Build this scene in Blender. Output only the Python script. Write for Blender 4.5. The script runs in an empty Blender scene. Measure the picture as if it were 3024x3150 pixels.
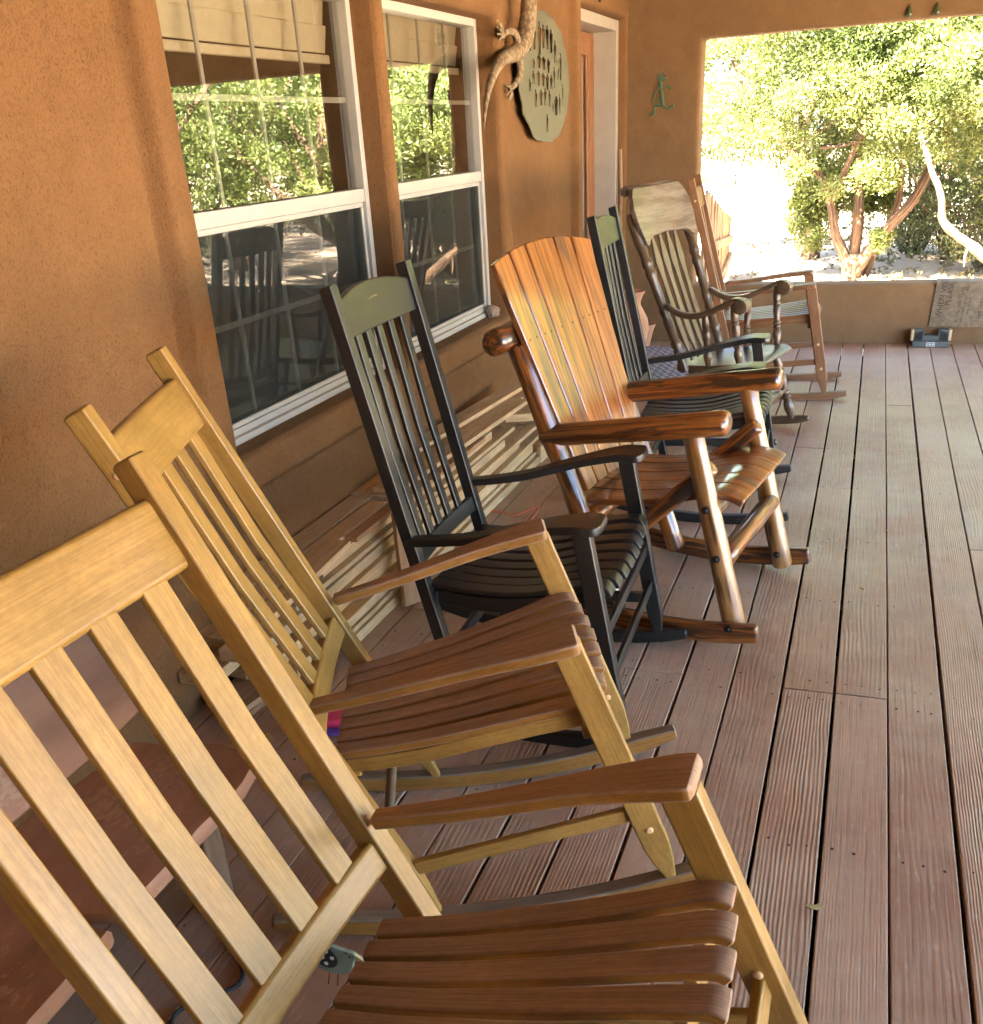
import bpy, bmesh, math, random
import numpy as np
from mathutils import Vector, Matrix, noise
random.seed(7)
V = Vector
S = bpy.context.scene
C = bpy.context.collection
PI = math.pi

# ------------------------------------------------------------------ camera
cam_d = bpy.data.cameras.new('camera'); cam = bpy.data.objects.new('camera', cam_d); C.objects.link(cam)
S.camera = cam
yaw, pit, rol = 0.370609, 0.478189, -0.0616496
ca, sa = math.cos(yaw), math.sin(yaw)
fw = V((-sa*math.cos(pit), ca*math.cos(pit), -math.sin(pit)))
rt = V((ca, sa, 0)); up = rt.cross(fw)
r2 = rt*math.cos(rol)+up*math.sin(rol); u2 = up*math.cos(rol)-rt*math.sin(rol)
M = Matrix((r2, u2, -fw)).transposed().to_4x4(); M.translation = V((0, 0, 1.48))
cam.matrix_world = M
cam_d.sensor_fit = 'HORIZONTAL'; cam_d.sensor_width = 36.0
cam_d.lens = 36.0*2981.5/3024.0
cam_d.shift_x = 0.0; cam_d.shift_y = 388.7/3024.0
cam_d.clip_start = 0.02; cam_d.clip_end = 800

# ------------------------------------------------------------------ world, sun, exposure
SUN_EL, SUN_AZ = math.radians(49), math.radians(214)      # azimuth clockwise from +Y: the sun stands over the house roof, behind the camera
w = bpy.data.worlds.new('World'); S.world = w; w.use_nodes = True
nt = w.node_tree; nt.nodes.clear()
sky = nt.nodes.new('ShaderNodeTexSky'); sky.sky_type = 'NISHITA'; sky.sun_disc = False
sky.sun_elevation = SUN_EL; sky.sun_rotation = SUN_AZ; sky.altitude = 1500
sky.air_density = 0.8; sky.dust_density = 5.0; sky.ozone_density = 0.6
bg = nt.nodes.new('ShaderNodeBackground'); bg.inputs[1].default_value = 0.065
wo = nt.nodes.new('ShaderNodeOutputWorld')
nt.links.new(sky.outputs[0], bg.inputs[0]); nt.links.new(bg.outputs[0], wo.inputs[0])
sd = bpy.data.lights.new('sun', 'SUN'); sd.energy = 5.0; sd.angle = math.radians(0.5); sd.color = (1.0, 0.89, 0.72)
so = bpy.data.objects.new('sun', sd); C.objects.link(so)
sdir = V((math.sin(SUN_AZ)*math.cos(SUN_EL), math.cos(SUN_AZ)*math.cos(SUN_EL), math.sin(SUN_EL)))
so.rotation_euler = sdir.to_track_quat('Z', 'Y').to_euler(); so.location = sdir*40
vs = S.view_settings
vs.view_transform = 'Standard'; vs.look = 'None'; vs.gamma = 1.0; vs.use_curve_mapping = False
vs.exposure = 5.85
S.render.engine = 'CYCLES'
cy = S.cycles
cy.use_denoising = True
try: cy.denoiser = 'OPENIMAGEDENOISE'
except Exception: pass
cy.use_adaptive_sampling = True; cy.adaptive_threshold = 0.018
cy.max_bounces = 6; cy.diffuse_bounces = 4; cy.glossy_bounces = 3; cy.transmission_bounces = 4; cy.transparent_max_bounces = 12
cy.sample_clamp_indirect = 6.0
cy.caustics_reflective = False; cy.caustics_refractive = False

# ------------------------------------------------------------------ materials
MATS = {}
def new_mat(name):
    m = bpy.data.materials.new(name); m.use_nodes = True
    n = m.node_tree.nodes; n.clear()
    out = n.new('ShaderNodeOutputMaterial'); p = n.new('ShaderNodeBsdfPrincipled')
    m.node_tree.links.new(p.outputs[0], out.inputs[0])
    MATS[name] = m
    return m, m.node_tree, p, out
def N(t, typ, **kw):
    n = t.nodes.new(typ)
    for k, v in kw.items(): setattr(n, k, v)
    return n
def ramp(t, fac, stops):
    r = t.nodes.new('ShaderNodeValToRGB')
    while len(r.color_ramp.elements) < len(stops): r.color_ramp.elements.new(0.5)
    for e, (pos, c) in zip(r.color_ramp.elements, stops):
        e.position = pos; e.color = (*c, 1) if len(c) == 3 else c
    t.links.new(fac, r.inputs[0]); return r
def noise_tex(t, vec, scale, detail=3.0, rough=0.5, dist=0.0):
    n = t.nodes.new('ShaderNodeTexNoise'); n.inputs['Scale'].default_value = scale
    n.inputs['Detail'].default_value = detail; n.inputs['Roughness'].default_value = rough; n.inputs['Distortion'].default_value = dist
    if vec is not None: t.links.new(vec, n.inputs['Vector'])
    return n
def mapping(t, vec, scale, loc=(0, 0, 0)):
    m = t.nodes.new('ShaderNodeMapping'); m.inputs['Scale'].default_value = scale; m.inputs['Location'].default_value = loc
    t.links.new(vec, m.inputs['Vector']); return m.outputs[0]
def mixc(t, a, b, fac, mode='MIX'):
    m = t.nodes.new('ShaderNodeMix'); m.data_type = 'RGBA'; m.blend_type = mode
    for sock, v in ((m.inputs[6], a), (m.inputs[7], b), (m.inputs[0], fac)):
        if isinstance(v, (int, float)): sock.default_value = v
        elif isinstance(v, tuple): sock.default_value = (*v, 1) if len(v) == 3 else v
        else: t.links.new(v, sock)
    return m.outputs[2]
def math_n(t, op, a, b=None):
    m = t.nodes.new('ShaderNodeMath'); m.operation = op
    for i, v in enumerate((a, b)):
        if v is None: continue
        if isinstance(v, (int, float)): m.inputs[i].default_value = v
        else: t.links.new(v, m.inputs[i])
    return m.outputs[0]
def bump(t, h, strength, dist, p, prev=None):
    b = t.nodes.new('ShaderNodeBump'); b.inputs['Strength'].default_value = strength; b.inputs['Distance'].default_value = dist
    t.links.new(h, b.inputs['Height'])
    if prev is not None: t.links.new(prev, b.inputs['Normal'])
    t.links.new(b.outputs[0], p.inputs['Normal']); return b.outputs[0]
def grain_vec(t):
    a = t.nodes.new('ShaderNodeAttribute'); a.attribute_name = 'gco'; return a.outputs['Vector']

def wood(name, light, dark, rough=0.45, coat=0.0, coat_rough=0.15, grain=40, fine=170, contrast=(0.35, 0.68), blot=0.25, bumps=0.25, streak=None, mott=(16, 75)):
    m, t, p, o = new_mat(name)
    g = grain_vec(t)
    n1 = noise_tex(t, mapping(t, g, (2.2, grain, grain)), 1.0, 4, 0.55, 0.6)
    c1 = ramp(t, n1.outputs[0], [(contrast[0], dark), (contrast[1], light)])
    n2 = noise_tex(t, mapping(t, g, (6, fine, fine)), 1.0, 3, 0.6)
    f2 = ramp(t, n2.outputs[0], [(0.38, (0.74, 0.71, 0.66)), (0.60, (1.06, 1.05, 1.04))])
    c = mixc(t, c1.outputs[0], f2.outputs[0], 0.7, 'MULTIPLY')
    n3 = noise_tex(t, mapping(t, g, (5, 7, 7)), 1.0, 3, 0.6)
    f3 = ramp(t, n3.outputs[0], [(0.3, (1-blot,)*3), (0.75, (1.05,)*3)])
    c = mixc(t, c, f3.outputs[0], 1.0, 'MULTIPLY')
    n5 = noise_tex(t, mapping(t, g, (mott[0], mott[1], mott[1]), (9, 4, 6)), 1.0, 4, 0.65)
    f5 = ramp(t, n5.outputs[0], [(0.36, (0.84, 0.82, 0.78)), (0.62, (1.06, 1.06, 1.07))])
    c = mixc(t, c, f5.outputs[0], 0.8, 'MULTIPLY')
    if streak:
        n4 = noise_tex(t, mapping(t, g, (3.2, 24, 24), (3, 1, 2)), 1.0, 3, 0.6, 0.4)
        f4 = ramp(t, n4.outputs[0], [(streak[0], (0, 0, 0)), (streak[1], (1, 1, 1))])
        c = mixc(t, c, streak[2], f4.outputs[0])
    t.links.new(c, p.inputs['Base Color'])
    rr = ramp(t, n3.outputs[0], [(0.3, (rough*0.8,)*3), (0.75, (min(1, rough*1.25),)*3)])
    t.links.new(rr.outputs[0], p.inputs['Roughness'])
    p.inputs['Coat Weight'].default_value = coat; p.inputs['Coat Roughness'].default_value = coat_rough
    h = mixc(t, n2.outputs[0], n1.outputs[0], 0.5)
    bump(t, h, bumps, 0.002, p)
    return m

def plain(name, col, rough=0.6, metal=0.0, var=0.15, scale=12.0, bumps=0.1, coat=0.0):
    m, t, p, o = new_mat(name)
    tc = N(t, 'ShaderNodeTexCoord')
    n = noise_tex(t, tc.outputs['Object'], scale, 4, 0.6)
    c = ramp(t, n.outputs[0], [(0.3, tuple(x*(1-var) for x in col)), (0.7, tuple(min(1, x*(1+var)) for x in col))])
    t.links.new(c.outputs[0], p.inputs['Base Color'])
    p.inputs['Roughness'].default_value = rough; p.inputs['Metallic'].default_value = metal; p.inputs['Coat Weight'].default_value = coat
    n2 = noise_tex(t, tc.outputs['Object'], scale*9, 3, 0.6)
    if bumps: bump(t, n2.outputs[0], bumps, 0.002, p)
    return m

def stucco(name, col, flecks=1.0):
    m, t, p, o = new_mat(name)
    tc = N(t, 'ShaderNodeTexCoord'); ob = tc.outputs['Object']
    big = noise_tex(t, ob, 1.6, 4, 0.6)
    c1 = ramp(t, big.outputs[0], [(0.3, tuple(x*0.86 for x in col)), (0.72, tuple(min(1, x*1.1) for x in col))])
    fl = noise_tex(t, mapping(t, ob, (250, 250, 140)), 1.0, 3, 0.6, 0.9)
    f1 = ramp(t, fl.outputs[0], [(0.36, (0.60, 0.55, 0.48)), (0.49, (1, 1, 1))])
    c = mixc(t, c1.outputs[0], f1.outputs[0], 0.7*flecks, 'MULTIPLY')
    md = noise_tex(t, ob, 9, 3, 0.6)
    f2 = ramp(t, md.outputs[0], [(0.3, (0.9, 0.88, 0.85)), (0.7, (1.05, 1.05, 1.05))])
    c = mixc(t, c, f2.outputs[0], 0.8, 'MULTIPLY')
    t.links.new(c, p.inputs['Base Color']); p.inputs['Roughness'].default_value = 0.92
    p.inputs['Specular IOR Level'].default_value = 0.2
    fr = ramp(t, fl.outputs[0], [(0.32, (0, 0, 0)), (0.50, (0.8, 0.8, 0.8)), (0.8, (1, 1, 1))])
    b1 = bump(t, fr.outputs[0], 0.55*flecks, 0.003, p)
    fine = noise_tex(t, ob, 260, 2, 0.5)
    b2 = bump(t, fine.outputs[0], 0.25, 0.002, p, b1)
    bump(t, md.outputs[0], 0.35, 0.02, p, b2)
    return m

STUCCO = (0.215, 0.112, 0.045)
stucco('stucco', STUCCO)
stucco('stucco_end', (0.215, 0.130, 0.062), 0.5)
wood('honey', (0.405, 0.238, 0.058), (0.34, 0.190, 0.040), 0.42, 0.15, 0.3, grain=60, fine=300, contrast=(0.3, 0.7), blot=0.26, bumps=0.10, mott=(60, 110))
wood('lit_edge', (0.36, 0.175, 0.036), (0.27, 0.12, 0.020), 0.42, 0.15, 0.3, grain=60, fine=300, contrast=(0.3, 0.7), blot=0.25, bumps=0.1, mott=(50, 110))  # amber for side faces of arms, slats, runners: side light put into the colour
wood('arm_brown', (0.37, 0.235, 0.145), (0.31, 0.19, 0.112), 0.62, 0.0, 0.3, grain=60, fine=280, contrast=(0.3, 0.7), blot=0.22, bumps=0.08, mott=(50, 100))
wood('rocker_grey', (0.25, 0.185, 0.115), (0.18, 0.125, 0.075), 0.5, 0.0, 0.3, grain=42, contrast=(0.25, 0.8), blot=0.3, bumps=0.15)
wood('teak', (0.27, 0.13, 0.05), (0.19, 0.082, 0.03), 0.42, 0.1, 0.3, grain=42, contrast=(0.25, 0.8), blot=0.2, bumps=0.12)
wood('black_paint', (0.022, 0.022, 0.021), (0.012, 0.012, 0.012), 0.36, 0.25, 0.25, grain=20, blot=0.3, bumps=0.35, streak=(0.71, 0.74, (0.20, 0.14, 0.08)))
wood('log_varnish', (0.38, 0.135, 0.026), (0.13, 0.035, 0.007), 0.35, 0.9, 0.10, grain=66, contrast=(0.44, 0.55), blot=0.35, bumps=0.12, streak=(0.52, 0.58, (0.035, 0.016, 0.008)))
wood('log_pale', (0.45, 0.235, 0.075), (0.30, 0.13, 0.035), 0.38, 0.7, 0.14, grain=48, contrast=(0.32, 0.62), blot=0.35, bumps=0.12, streak=(0.57, 0.64, (0.05, 0.024, 0.010)))
wood('slat_varnish', (0.43, 0.165, 0.034), (0.21, 0.062, 0.012), 0.35, 1.0, 0.10, grain=52, contrast=(0.40, 0.58), blot=0.3, bumps=0.1, streak=(0.54, 0.66, (0.085, 0.045, 0.03)))
wood('walnut_old', (0.17, 0.105, 0.058), (0.09, 0.052, 0.028), 0.33, 0.25, 0.2, grain=18, blot=0.35, bumps=0.15)
wood('walnut_worn', (0.25, 0.195, 0.155), (0.12, 0.066, 0.043), 0.40, 0.15, 0.25, grain=22, contrast=(0.38, 0.6), blot=0.35, bumps=0.15)
wood('walnut_mid', (0.20, 0.145, 0.10), (0.11, 0.068, 0.043), 0.38, 0.15, 0.25, grain=30, blot=0.3, bumps=0.12)
wood('pine', (0.76, 0.58, 0.34), (0.64, 0.45, 0.23), 0.65, grain=26, blot=0.15, bumps=0.2)
wood('pine_red', (0.56, 0.345, 0.18), (0.44, 0.25, 0.115), 0.65, grain=26, blot=0.2, bumps=0.2)
wood('door_wood', (0.36, 0.15, 0.045), (0.26, 0.095, 0.025), 0.4, 0.2, 0.3, grain=20, blot=0.2)
wood('fence_wood', (0.42, 0.25, 0.13), (0.27, 0.15, 0.07), 0.85, grain=14, blot=0.35, bumps=0.4)
wood('tie_wood', (0.23, 0.15, 0.09), (0.13, 0.08, 0.05), 0.9, grain=14, blot=0.35, bumps=0.4)
wood('beam_wood', (0.28, 0.16, 0.085), (0.20, 0.11, 0.055), 0.7, grain=14)
wood('stick_wood', (0.42, 0.26, 0.14), (0.10, 0.05, 0.025), 0.6, grain=6, contrast=(0.42, 0.55))
plain('vinyl', (0.46, 0.445, 0.39), 0.4, var=0.05, bumps=0.03)
plain('casing', (0.38, 0.35, 0.29), 0.5, var=0.06, bumps=0.03)
plain('shade_cloth', (0.62, 0.55, 0.40), 0.8, var=0.06, scale=30)
plain('room', (0.16, 0.11, 0.07), 0.9)
plain('plate_metal', (0.135, 0.132, 0.088), 0.6, 0.3, var=0.1, scale=5, bumps=0.05)
plain('green_metal', (0.045, 0.11, 0.055), 0.5, 0.2, var=0.2)
plain('dark_metal', (0.05, 0.032, 0.02), 0.5, 0.5, var=0.25)
plain('bolt_black', (0.012, 0.012, 0.012), 0.45, 0.4, bumps=0.05)
plain('plug_wood', (0.68, 0.43, 0.19), 0.5)
plain('terracotta', (0.56, 0.29, 0.16), 0.8, var=0.12, scale=8)
plain('miter_plastic', (0.085, 0.092, 0.078), 0.55, var=0.08)
plain('white_print', (0.75, 0.75, 0.72), 0.6, var=0.03, bumps=0)
plain('dark_print', (0.055, 0.045, 0.035), 0.9, var=0.3, scale=60)
plain('mat_weave', (0.19, 0.145, 0.09), 0.95, var=0.25, scale=40, bumps=0.5)
plain('bird_teal', (0.19, 0.27, 0.20), 0.5, var=0.12, scale=25)
plain('bird_yellow', (0.55, 0.45, 0.20), 0.5)
plain('bird_black', (0.02, 0.018, 0.016), 0.5)
plain('pink', (0.72, 0.05, 0.13), 0.35, var=0.06, scale=6, bumps=0.05)
plain('violet', (0.17, 0.10, 0.42), 0.35, var=0.06, bumps=0.05)
plain('cord_orange', (0.80, 0.17, 0.07), 0.5, var=0.05, bumps=0)
plain('cable_dark', (0.016, 0.016, 0.015), 0.85, var=0.2)
plain('rock', (0.30, 0.22, 0.15), 0.9, var=0.4, scale=30, bumps=0.6)
plain('steel_blue', (0.25, 0.36, 0.45), 0.5, 0.3)
plain('leaf_dry', (0.42, 0.33, 0.13), 0.8, var=0.2, scale=50)
plain('glaze', (0.06, 0.075, 0.03), 0.12, var=0.2)
plain('ceiling_board', (0.22, 0.145, 0.085), 0.8, var=0.1, scale=3)
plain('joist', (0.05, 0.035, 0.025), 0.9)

# carved lizard with scales
m, t, p, o = new_mat('lizard')
tc = N(t, 'ShaderNodeTexCoord'); vo = N(t, 'ShaderNodeTexVoronoi'); vo.inputs['Scale'].default_value = 70
t.links.new(mapping(t, tc.outputs['Object'], (1, 1, 0.55)), vo.inputs['Vector'])
cr = ramp(t, vo.outputs[0], [(0.1, (0.36, 0.275, 0.165)), (0.75, (0.15, 0.10, 0.055))]); t.links.new(cr.outputs[0], p.inputs['Base Color'])
p.inputs['Roughness'].default_value = 0.8; bump(t, vo.outputs[0], -0.8, 0.006, p)

# weathered terracotta-coloured slab with rubbed patches
m, t, p, o = new_mat('slab')
g = grain_vec(t)
n1 = noise_tex(t, mapping(t, g, (3, 14, 14)), 1, 4, 0.6, 0.5)
c1 = ramp(t, n1.outputs[0], [(0.3, (0.27, 0.135, 0.075)), (0.7, (0.40, 0.215, 0.125))])
n2 = noise_tex(t, mapping(t, g, (40, 70, 70)), 1, 4, 0.7); n3 = noise_tex(t, mapping(t, g, (4, 5, 5), (5, 3, 1)), 1, 2, 0.5)
mm = math_n(t, 'MULTIPLY', n2.outputs[0], n3.outputs[0])
f = ramp(t, mm, [(0.30, (0, 0, 0)), (0.36, (1, 1, 1))])
c = mixc(t, c1.outputs[0], (0.42, 0.265, 0.145), f.outputs[0]); t.links.new(c, p.inputs['Base Color'])
p.inputs['Roughness'].default_value = 0.6; bump(t, n2.outputs[0], 0.35, 0.003, p)

# deck boards: raised weathered grain under red-brown stain
m, t, p, o = new_mat('deck')
g0 = grain_vec(t); oi = N(t, 'ShaderNodeObjectInfo')
wv = noise_tex(t, mapping(t, g0, (1.1, 5.0, 5.0)), 1, 3, 0.5)
wv2 = noise_tex(t, mapping(t, g0, (9.0, 30.0, 30.0)), 1, 2, 0.5)
sep = N(t, 'ShaderNodeSeparateXYZ'); t.links.new(g0, sep.inputs[0])
ph = math_n(t, 'MULTIPLY', sep.outputs[1], math_n(t, 'ADD', math_n(t, 'MULTIPLY', oi.outputs['Random'], 620.0), 420.0))
ph = math_n(t, 'ADD', ph, math_n(t, 'MULTIPLY', wv.outputs[0], 34.0))
ph = math_n(t, 'ADD', ph, math_n(t, 'MULTIPLY', wv2.outputs[0], 2.4))
ring = math_n(t, 'SINE', ph)
ring = math_n(t, 'ADD', math_n(t, 'MULTIPLY', ring, 0.5), 0.5)
fade = noise_tex(t, mapping(t, g0, (1.6, 8, 8), (2, 2, 2)), 1, 2, 0.5)
amp0 = ramp(t, fade.outputs[0], [(0.38, (0.12,)*3), (0.66, (1, 1, 1))])
amp_v = math_n(t, 'MULTIPLY', amp0.outputs[0], math_n(t, 'ADD', math_n(t, 'MULTIPLY', math_n(t, 'FRACT', math_n(t, 'MULTIPLY', oi.outputs['Random'], 7.31)), 0.8), 0.2))
streak = noise_tex(t, mapping(t, g0, (4, 150, 150)), 1, 3, 0.6)
c1 = mixc(t, (0.335, 0.186, 0.112), (0.43, 0.262, 0.163), oi.outputs['Random'])
gr = ramp(t, ring, [(0.0, (0.74, 0.70, 0.67)), (0.35, (0.98, 0.98, 0.98)), (1.0, (1.06, 1.06, 1.06))])
c2 = mixc(t, c1, gr.outputs[0], math_n(t, 'MULTIPLY', amp_v, 0.8), 'MULTIPLY')
st = ramp(t, streak.outputs[0], [(0.34, (0.62, 0.58, 0.54)), (0.46, (1.02, 1.02, 1.02))])
c3 = mixc(t, c2, st.outputs[0], 0.75, 'MULTIPLY')
blo = noise_tex(t, mapping(t, g0, (2.2, 5, 5), (7, 1, 4)), 1, 4, 0.6)
bl = ramp(t, blo.outputs[0], [(0.3, (0.85, 0.85, 0.86)), (0.75, (1.16, 1.13, 1.1))])
c4 = mixc(t, c3, bl.outputs[0], 1.0, 'MULTIPLY')
geo = N(t, 'ShaderNodeNewGeometry')
du = noise_tex(t, geo.outputs['Position'], 1.1, 7, 0.68)
duf = ramp(t, du.outputs[0], [(0.40, (0, 0, 0)), (0.68, (0.75, 0.75, 0.75))])
sc_ = noise_tex(t, mapping(t, geo.outputs['Position'], (55, 14, 1)), 1.0, 4, 0.7)
scf = ramp(t, sc_.outputs[0], [(0.58, (0, 0, 0)), (0.72, (0.5, 0.5, 0.5))])
c4 = mixc(t, c4, (0.53, 0.41, 0.265), duf.outputs[0]); c4 = mixc(t, c4, (0.56, 0.45, 0.33), scf.outputs[0])
t.links.new(c4, p.inputs['Base Color'])
rr = ramp(t, blo.outputs[0], [(0.3, (0.30,)*3), (0.75, (0.46,)*3)]); t.links.new(rr.outputs[0], p.inputs['Roughness'])
p.inputs['Specular IOR Level'].default_value = 0.5
hh = math_n(t, 'MULTIPLY', ring, amp_v)
hh = math_n(t, 'ADD', hh, math_n(t, 'MULTIPLY', streak.outputs[0], 0.8))
bump(t, hh, 0.42, 0.003, p)

# window glass: two faces of plain glass, so a clear pane with Fresnel reflection
m, t, p, o = new_mat('glass'); t.nodes.remove(p)
fr = N(t, 'ShaderNodeFresnel'); fr.inputs[0].default_value = 1.52
f2 = math_n(t, 'MINIMUM', math_n(t, 'MULTIPLY', fr.outputs[0], 3.6), 1.0)
tr = N(t, 'ShaderNodeBsdfTransparent'); tr.inputs[0].default_value = (0.80, 0.80, 0.74, 1)
gl = N(t, 'ShaderNodeBsdfGlossy'); gl.inputs['Roughness'].default_value = 0.012
mx = N(t, 'ShaderNodeMixShader'); t.links.new(f2, mx.inputs[0]); t.links.new(tr.outputs[0], mx.inputs[1]); t.links.new(gl.outputs[0], mx.inputs[2]); t.links.new(mx.outputs[0], o.inputs[0])
# insect screen: fine dark mesh seen as a half-open veil
m, t, p, o = new_mat('screen'); t.nodes.remove(p)
tr = N(t, 'ShaderNodeBsdfTransparent'); df = N(t, 'ShaderNodeBsdfDiffuse'); df.inputs[0].default_value = (0.06, 0.062, 0.05, 1)
mx = N(t, 'ShaderNodeMixShader'); mx.inputs[0].default_value = 0.52
t.links.new(tr.outputs[0], mx.inputs[1]); t.links.new(df.outputs[0], mx.inputs[2]); t.links.new(mx.outputs[0], o.inputs[0])

def leaf_mat(name, a, b, trans=0.35):
    m, t, p, o = new_mat(name)
    tc = N(t, 'ShaderNodeTexCoord'); n = noise_tex(t, tc.outputs['Object'], 2.3, 3, 0.6); n2 = noise_tex(t, tc.outputs['Object'], 30, 2, 0.5)
    c1 = ramp(t, n.outputs[0], [(0.35, a), (0.7, b)])
    f = ramp(t, n2.outputs[0], [(0.3, (0.75,)*3), (0.7, (1.2,)*3)])
    c = mixc(t, c1.outputs[0], f.outputs[0], 1.0, 'MULTIPLY')
    t.links.new(c, p.inputs['Base Color']); p.inputs['Roughness'].default_value = 0.55
    tl = N(t, 'ShaderNodeBsdfTranslucent'); t.links.new(c, tl.inputs[0])
    mx = N(t, 'ShaderNodeMixShader'); mx.inputs[0].default_value = trans
    t.links.new(p.outputs[0], mx.inputs[1]); t.links.new(tl.outputs[0], mx.inputs[2]); t.links.new(mx.outputs[0], o.inputs[0])
leaf_mat('juniper', (0.075, 0.105, 0.022), (0.135, 0.155, 0.038), 0.4)
leaf_mat('juniper_dark', (0.06, 0.085, 0.02), (0.10, 0.12, 0.03), 0.4)
leaf_mat('shrub', (0.05, 0.075, 0.025), (0.10, 0.11, 0.04))
leaf_mat('dry_grass', (0.13, 0.11, 0.05), (0.21, 0.175, 0.085), 0.2)
wood('bark', (0.13, 0.075, 0.040), (0.035, 0.019, 0.010), 0.9, grain=34, fine=90, contrast=(0.4, 0.58), blot=0.35, bumps=1.0)

m, t, p, o = new_mat('ground')
tc = N(t, 'ShaderNodeTexCoord')
n1 = noise_tex(t, tc.outputs['Object'], 0.35, 5, 0.6); n2 = noise_tex(t, tc.outputs['Object'], 14, 5, 0.7)
c1 = ramp(t, n1.outputs[0], [(0.3, (0.40, 0.31, 0.23)), (0.7, (0.50, 0.41, 0.32))])
f = ramp(t, n2.outputs[0], [(0.35, (0.6, 0.55, 0.5)), (0.6, (1.1, 1.1, 1.1))])
t.links.new(mixc(t, c1.outputs[0], f.outputs[0], 0.8, 'MULTIPLY'), p.inputs['Base Color']); p.inputs['Roughness'].default_value = 0.95
bump(t, n2.outputs[0], 0.7, 0.04, p)

# woven rug with a stepped pattern
m, t, p, o = new_mat('rug')
g = grain_vec(t); sp = N(t, 'ShaderNodeSeparateXYZ'); t.links.new(g, sp.inputs[0])
zig = math_n(t, 'PINGPONG', math_n(t, 'MULTIPLY', sp.outputs[0], 22.0), 1.0)
row = math_n(t, 'ADD', math_n(t, 'MULTIPLY', sp.outputs[1], 9.0), math_n(t, 'MULTIPLY', math_n(t, 'SNAP', zig, 0.25), 0.35))
k = math_n(t, 'FRACT', row)
cr = ramp(t, k, [(0.0, (0.10, 0.11, 0.14)), (0.22, (0.42, 0.40, 0.36)), (0.45, (0.30, 0.19, 0.16)), (0.62, (0.13, 0.14, 0.17)), (0.8, (0.45, 0.42, 0.37))])
cr.color_ramp.interpolation = 'CONSTANT'
wn = noise_tex(t, mapping(t, g, (300, 300, 300)), 1, 2, 0.5)
f = ramp(t, wn.outputs[0], [(0.3, (0.75,)*3), (0.7, (1.1,)*3)])
t.links.new(mixc(t, cr.outputs[0], f.outputs[0], 1.0, 'MULTIPLY'), p.inputs['Base Color']); p.inputs['Roughness'].default_value = 0.95
bump(t, wn.outputs[0], 0.5, 0.003, p)

# ------------------------------------------------------------------ mesh kit
def link(o, parent=None):
    C.objects.link(o)
    if parent is not None: o.parent = parent
    return o
def make(name, verts, faces, mat, parent=None, gco=None, smooth=True, sharp=35):
    me = bpy.data.meshes.new(name)
    me.from_pydata([tuple(v) for v in verts], [], faces)
    me.materials.append(MATS[mat])
    if gco is not None:
        a = me.attributes.new('gco', 'FLOAT_VECTOR', 'POINT')
        off = (random.uniform(0, 40), random.uniform(0, 40), random.uniform(0, 40))
        a.data.foreach_set('vector', [c+q for gv in gco for c, q in zip(gv, off)])
    bm = bmesh.new(); bm.from_mesh(me); bmesh.ops.recalc_face_normals(bm, faces=bm.faces[:])
    if smooth:
        lim = math.radians(sharp)
        for f in bm.faces: f.smooth = True
        for e in bm.edges:
            e.smooth = not (len(e.link_faces) == 2 and e.calc_face_angle(0) > lim)
    bm.to_mesh(me); bm.free()
    return link(bpy.data.objects.new(name, me), parent)
def tag(o, label, cat, group=None):
    o['label'] = label; o['category'] = cat
    if group: o['group'] = group
    return o
def thing(name, label, cat, loc=(0, 0, 0), rot=(0, 0, 0), group=None):
    o = bpy.data.objects.new(name, None); o.empty_display_size = 0.1
    o.location = loc; o.rotation_euler = rot; link(o)
    return tag(o, label, cat, group)
def struct(o):
    o['kind'] = 'structure'; return o

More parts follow.
